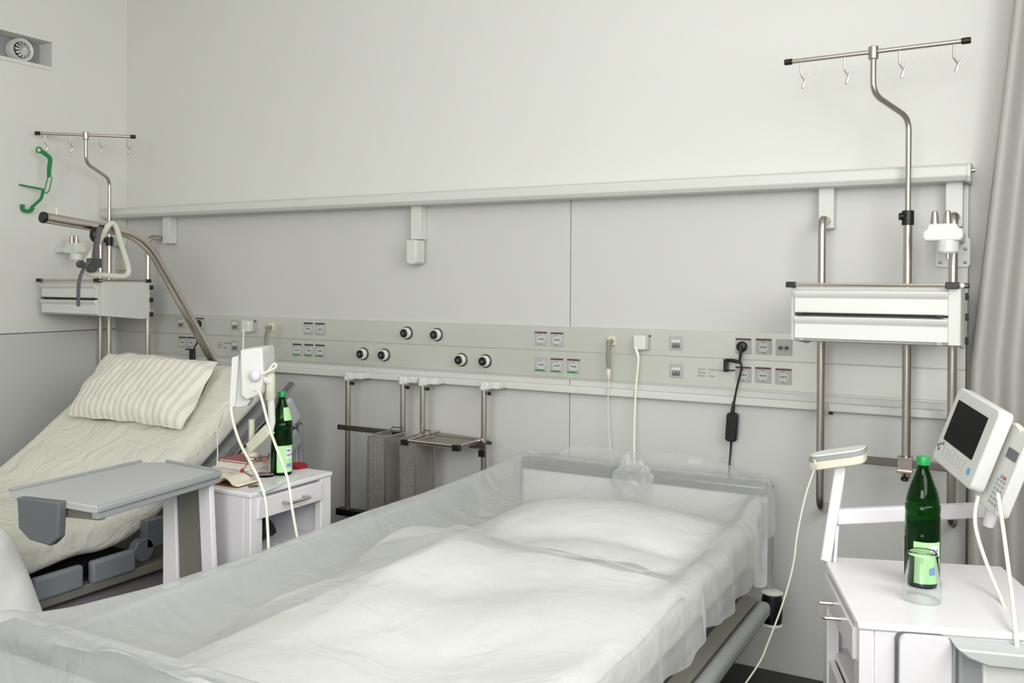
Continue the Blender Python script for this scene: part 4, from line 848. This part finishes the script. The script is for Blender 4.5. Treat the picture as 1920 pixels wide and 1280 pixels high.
tag(MB().tube(spline([aY(1526, 862, -1.205), aY(1530, 870, -1.21), aY(1525, 885, -1.2), aY(1510, 930, -1.2), aY(1495, 1000, -1.2), aY(1487, 1060, -1.2), aY(1468, 1130, -1.2), aY(1440, 1205, -1.2), aY(1425, 1240, -1.2), aY(1395, 1285, -1.2), aY(1370, 1320, -1.2)], 8), .0023, 8).build('thin_cable', M['ivory'], None, base='c'), 'thin yellowish cable dropping from the lamp head between near bed and nightstand', 'cable')
tag(MB().tube(spline([aD(1834, 930, 2.2), aD(1828, 965, 2.18), aD(1833, 1005, 2.15), aD(1855, 1070, 2.08), aD(1878, 1125, 2.0), aD(1893, 1170, 1.9), aD(1906, 1196, 1.85), aD(1916, 1230, 1.84), aD(1925, 1290, 1.84)], 8), .0045, 10).build('monitor_cable', M['white_cord'], None, base='c'), 'white cable curving from the near monitor down over the nightstand, left of two', 'cable')
tag(MB().tube(spline([aD(1871, 925, 2.1), aD(1880, 985, 2.06), aD(1892, 1075, 1.98), aD(1902, 1160, 1.84), aD(1910, 1240, 1.8), aD(1914, 1300, 1.8)], 8), .0045, 10).build('monitor_cable', M['white_cord'], None, base='c'), 'straight white cable from the near monitor, right of two at the picture edge', 'cable')
tag(MB().tube(spline([aD(1890, 800, 2.2), aD(1908, 798, 2.15), aD(1918, 815, 2.12), aD(1914, 835, 2.12), aD(1900, 850, 2.14), aD(1885, 880, 2.16)], 6), .006, 10).build('handset_cord', M['white_cord'], None, base='c'), 'thick white cord looping behind the near monitor handset', 'cable')
# far terminal seen from behind
D0 = 3.18
t = thing('bedside_terminal', 'white bedside monitor seen edge-on beside the far bed, cables hanging from it', 'monitor', aD(470, 800, D0))
def quad(name, pts, dep, thick, mt, par, bev=.004):
    vs = [aD(u_, v_, dep) for u_, v_ in pts]; c_ = sum(vs, Vector())/len(vs); n_ = FW; m = MB(); n = len(vs)
    m.add(vs+[v_+n_*thick for v_ in vs], [tuple(range(n)), tuple(range(2*n-1, n-1, -1))]+[(i, i+n, (i+1) % n+n, (i+1) % n) for i in range(n)]); return fixn(m.build(name, mt, par, bevel=bev, seg=3))
hd = quad('handset', [(434, 670), (448, 666), (446, 700), (441, 762), (430, 768), (429, 755)], D0, .05, M['wplast'], t)
quad('handset_cradle', [(447, 668), (456, 672), (455, 745), (470, 750), (462, 762), (440, 765)], D0+.01, .05, mat('pale_grey_shell', (206, 208, 208), .4), t)
quad('monitor_body', [(450, 658), (453, 655), (488, 651), (492, 655), (494, 700), (490, 738), (462, 750), (452, 742)], D0-.02, .16, M['wplast'], t, .006)
MB().sphere(aD(478, 704, D0-.03), .022, (1, .8, 1)).build('swivel_ball', M['white'], t); MB().cyl(aD(478, 704, D0-.02), aD(505, 715, D0+.02), .012).build('swivel_arm', M['white'], t)
MB().tube([aD(507, 700, D0+.03), aD(507, 703, D0+.03), aD(507, 748, D0+.03), aD(507.5, 752, D0+.03)], [.012, .017, .017, .011], 14).build('sleeve', M['ivory'], t)
MB().tube([aD(508, 748, D0+.03), aD(510, 790, D0+.03), aD(509, 806, D0+.03)], [.0125, .0125, .008], 14).build('upright', M['wplast'], t)
m = MB(); bar(m, aD(506, 804, D0+.04), aD(470, 840, D0+.08), .04, .03); m.build('beam', M['ivory'], t, bevel=.004)
m = MB(); m.tube([aD(472, 786, D0+.1), aD(472, 842, D0+.1)], .011, 12); m.tube([aD(471, 836, D0+.1), aD(471, 845, D0+.1), aD(474, 853, D0+.1), aD(471, 862, D0+.1), aD(470, 868, D0+.1), Vector((aD(470, 874, D0+.1).x, aD(470, 874, D0+.1).y, .80))], [.012, .016, .018, .012, .01, .01], 14); m.build('post', M['ivory'], t)
tag(MB().tube(spline([aD(433, 764, D0-.02), aD(437, 790, D0-.04), aD(450, 830, D0-.1), aD(470, 868, 2.98), aD(488, 905, 2.93), aD(497, 935, 2.9), aD(501, 975, 2.9), aD(504, 1045, 2.88), aD(505, 1110, 2.88)], 8), .0048, 10).build('monitor_cable', M['white_cord'], None, base='c'), 'white cable falling from the far monitor over the nightstand edge, left of two', 'cable')
tag(MB().tube(spline([aD(475, 731, D0-.05), aD(486, 735, D0-.07), aD(494, 760, D0-.1), aD(506, 805, D0-.15), aD(530, 870, 2.95), aD(541, 905, 2.93), aD(548, 955, 2.92), aD(560, 1022, 2.92), aD(566, 1060, 2.92), aD(575, 1110, 2.92)], 8), .0046, 10).build('monitor_cable', M['white_cord'], None, base='c'), 'white cable falling in front of the far bottle, right of two', 'cable')
tag(MB().tube(spline([aD(488, 703, D0-.02), aD(500, 697, D0-.02), aD(515, 690, D0-.01), aD(518, 684, D0), aD(513, 682, D0), aD(505, 692, D0), aD(495, 703, D0), aD(487, 706, D0-.02)], 6), .0035, 8).build('cable_loop', M['white_cord'], None, base='c'), 'small white cable loop sticking out of the far monitor joint', 'cable')
tag(MB().tube(spline([aD(432, 757, D0+.05), aD(415, 768, D0+.05), aD(408, 790, D0+.05), aD(408, 850, D0+.05), aD(406, 880, D0+.05)], 6), .0022, 6).build('thin_cable', M['ivory'], None, base='c'), 'very thin pale cable beside the backrest guard of the far bed', 'cable')

# ---------------------------------------------------------------- lifting pole, grip, green holder
TP = [aX(398, 672, LXC), aX(268, 440, LXC), aX(84, 408, LXC)]
t = thing('lifting_pole', 'thick steel lifting pole leaning over the far bed', 'lifting pole', (LXC, -.2, .6))
low = TP[0]+(TP[0]-TP[1]).normalized()*.25
MB().tube(fillet([low, TP[1], TP[2]], .14, 10), .0225, 20).build('tube', M['steel'], t)
d = (TP[2]-TP[1]).normalized(); MB().cyl(TP[2]-d*.002, TP[2]+d*.014, .0238).build('end_cap', M['black'], t, bevel=.003)
q = aX(106, 403, LXC); MB().cyl(q, q+Z*.03, .0035).build('stop_pin', M['wplast'], t)
t = thing('trapeze_grip', 'pale triangular grab handle on a grey strap hanging from the lifting pole', 'grab handle', aX(200, 520, LXC))
GX = LXC+.035
gp = [aX(u_, v_, GX) for u_, v_ in ((212, 407), (247, 520), (150, 512))]
def loop(pts, r): 
    q = [Vector(p_) for p_ in pts]; mid = (q[0]+q[-1])/2; f_ = fillet([mid]+q+[mid], r, 6); return f_
MB().tube(loop(gp, .06), .0118, 12).build('handle', mat('handle_cream', (200, 202, 186), .4), t)
def ribbon(pts, w_, name, mt):
    c_ = spline(pts, 6); m = MB(); n = len(c_); vs = []
    for p_ in c_: vs += [p_-RT*w_/2, p_+RT*w_/2]
    m.add(vs, [(2*i, 2*i+1, 2*i+3, 2*i+2) for i in range(n-1)]); return m.build(name, mt, t, solid=.004)
G2 = GX+.035
m = MB(); s0 = aX(186, 430, LXC); d = (TP[2]-TP[1]).normalized(); m.cyl(s0-d*.02, s0+d*.02, .028, seg=20); m.sphere(aX(178, 440, GX), .022, (1, 1, 1.5)); m.build('strap_hook', M['black'], t, bevel=.003)
ribbon([aX(187, 425, G2), aX(182, 450, G2), aX(179, 475, G2), aX(180, 490, G2)], .024, 'strap', M['strap'])
m = MB(); c_ = aX(177, 493, G2); m.box((c_.x-.012, c_.y-.03, c_.z-.02), (c_.x+.01, c_.y+.03, c_.z+.02)); m.cyl(aX(172, 503, G2)-X*.012, aX(172, 503, G2)+X*.015, .018); m.cyl(aX(151, 495, G2)-X*.01, aX(151, 495, G2)+X*.01, .016); m.build('buckle', mat('buckle_grey', (60, 58, 62), .4), t, bevel=.003)
ribbon([aX(168, 488, G2), aX(156, 505, G2), aX(149, 525, G2), aX(147, 548, G2), aX(147, 574, G2)], .014, 'strap_tail', M['strap'])
g = aZ(74, 284, 2.185)
GD = (g-CAM).dot(FW)
t = thing('green_holder', 'green plastic bottle holder hanging from the left hook of the corner infusion pole', 'holder', aD(60, 395, GD))
GP = lambda u_, v_: aD(u_, v_, GD)
m = MB()
m.tube([GP(73+5*math.cos(a), 281+5*math.sin(a)) for a in [2*math.pi*k/14 for k in range(15)]], .004, 8)
m.build('ring', M['gclip'], t)
def strip(pts, w_, name):
    m = MB(); pts = fillet([GP(*p_) for p_ in pts], .02, 5); n = len(pts); vs = []
    for i, p_ in enumerate(pts):
        d = (pts[min(i+1, n-1)]-pts[max(i-1, 0)]).normalized(); s_ = d.cross(FW).normalized(); ww = w_[0]+(w_[1]-w_[0])*i/(n-1)
        vs += [p_-s_*ww/2, p_+s_*ww/2]
    m.add(vs, [(2*i, 2*i+1, 2*i+3, 2*i+2) for i in range(n-1)]); o = m.build(name, M['gclip'], t, solid=.012, bevel=.001); return o
strip([(77, 283), (95, 296), (92, 318), (92, 332)], (.022, .018), 'upper_arm')
m = MB(); m.tube([GP(*q_) for q_ in ((90, 332), (83, 357), (82, 361), (87, 362), (92, 358), (98, 332))], .003, 8); m.build('slot', M['gclip'], t)
strip([(81, 356), (78, 372), (58, 390)], (.012, .012), 'lower_arm'); strip([(81, 355), (55, 350), (36, 346)], (.012, .009), 'cross_arm'); strip([(42, 383), (42, 394), (56, 397), (62, 388)], (.02, .02), 'foot_cup')
# ---------------------------------------------------------------- curtain
cm = mat('curtain_cloth', (188, 186, 180), .9, bump=.1, bscale=200)
def cur(a, b_):
    z = .03+3.2*b_; xl = 4.425 if z < 1.2 else 4.425+(z-1.2)*.1
    x = xl+(5.25-xl)*a; ph = a*46; return Vector((x, -.045-.034*math.sin(ph+.6*math.sin(b_*2))-.02*math.sin(ph*.43+1), z))
o = MB().grid(cur, 160, 24).build('curtain', cm, None, base='c', solid=.003, ang=180); tag(o, 'pale grey floor-length curtain hanging at the right edge', 'curtain')
m = MB(); m.box((4.4, -.06, 3.24), (XR, -.03, 3.26)); tag(m.build('curtain_track', M['rail'], None, base='c'), 'white curtain track under the ceiling on the right', 'curtain track')
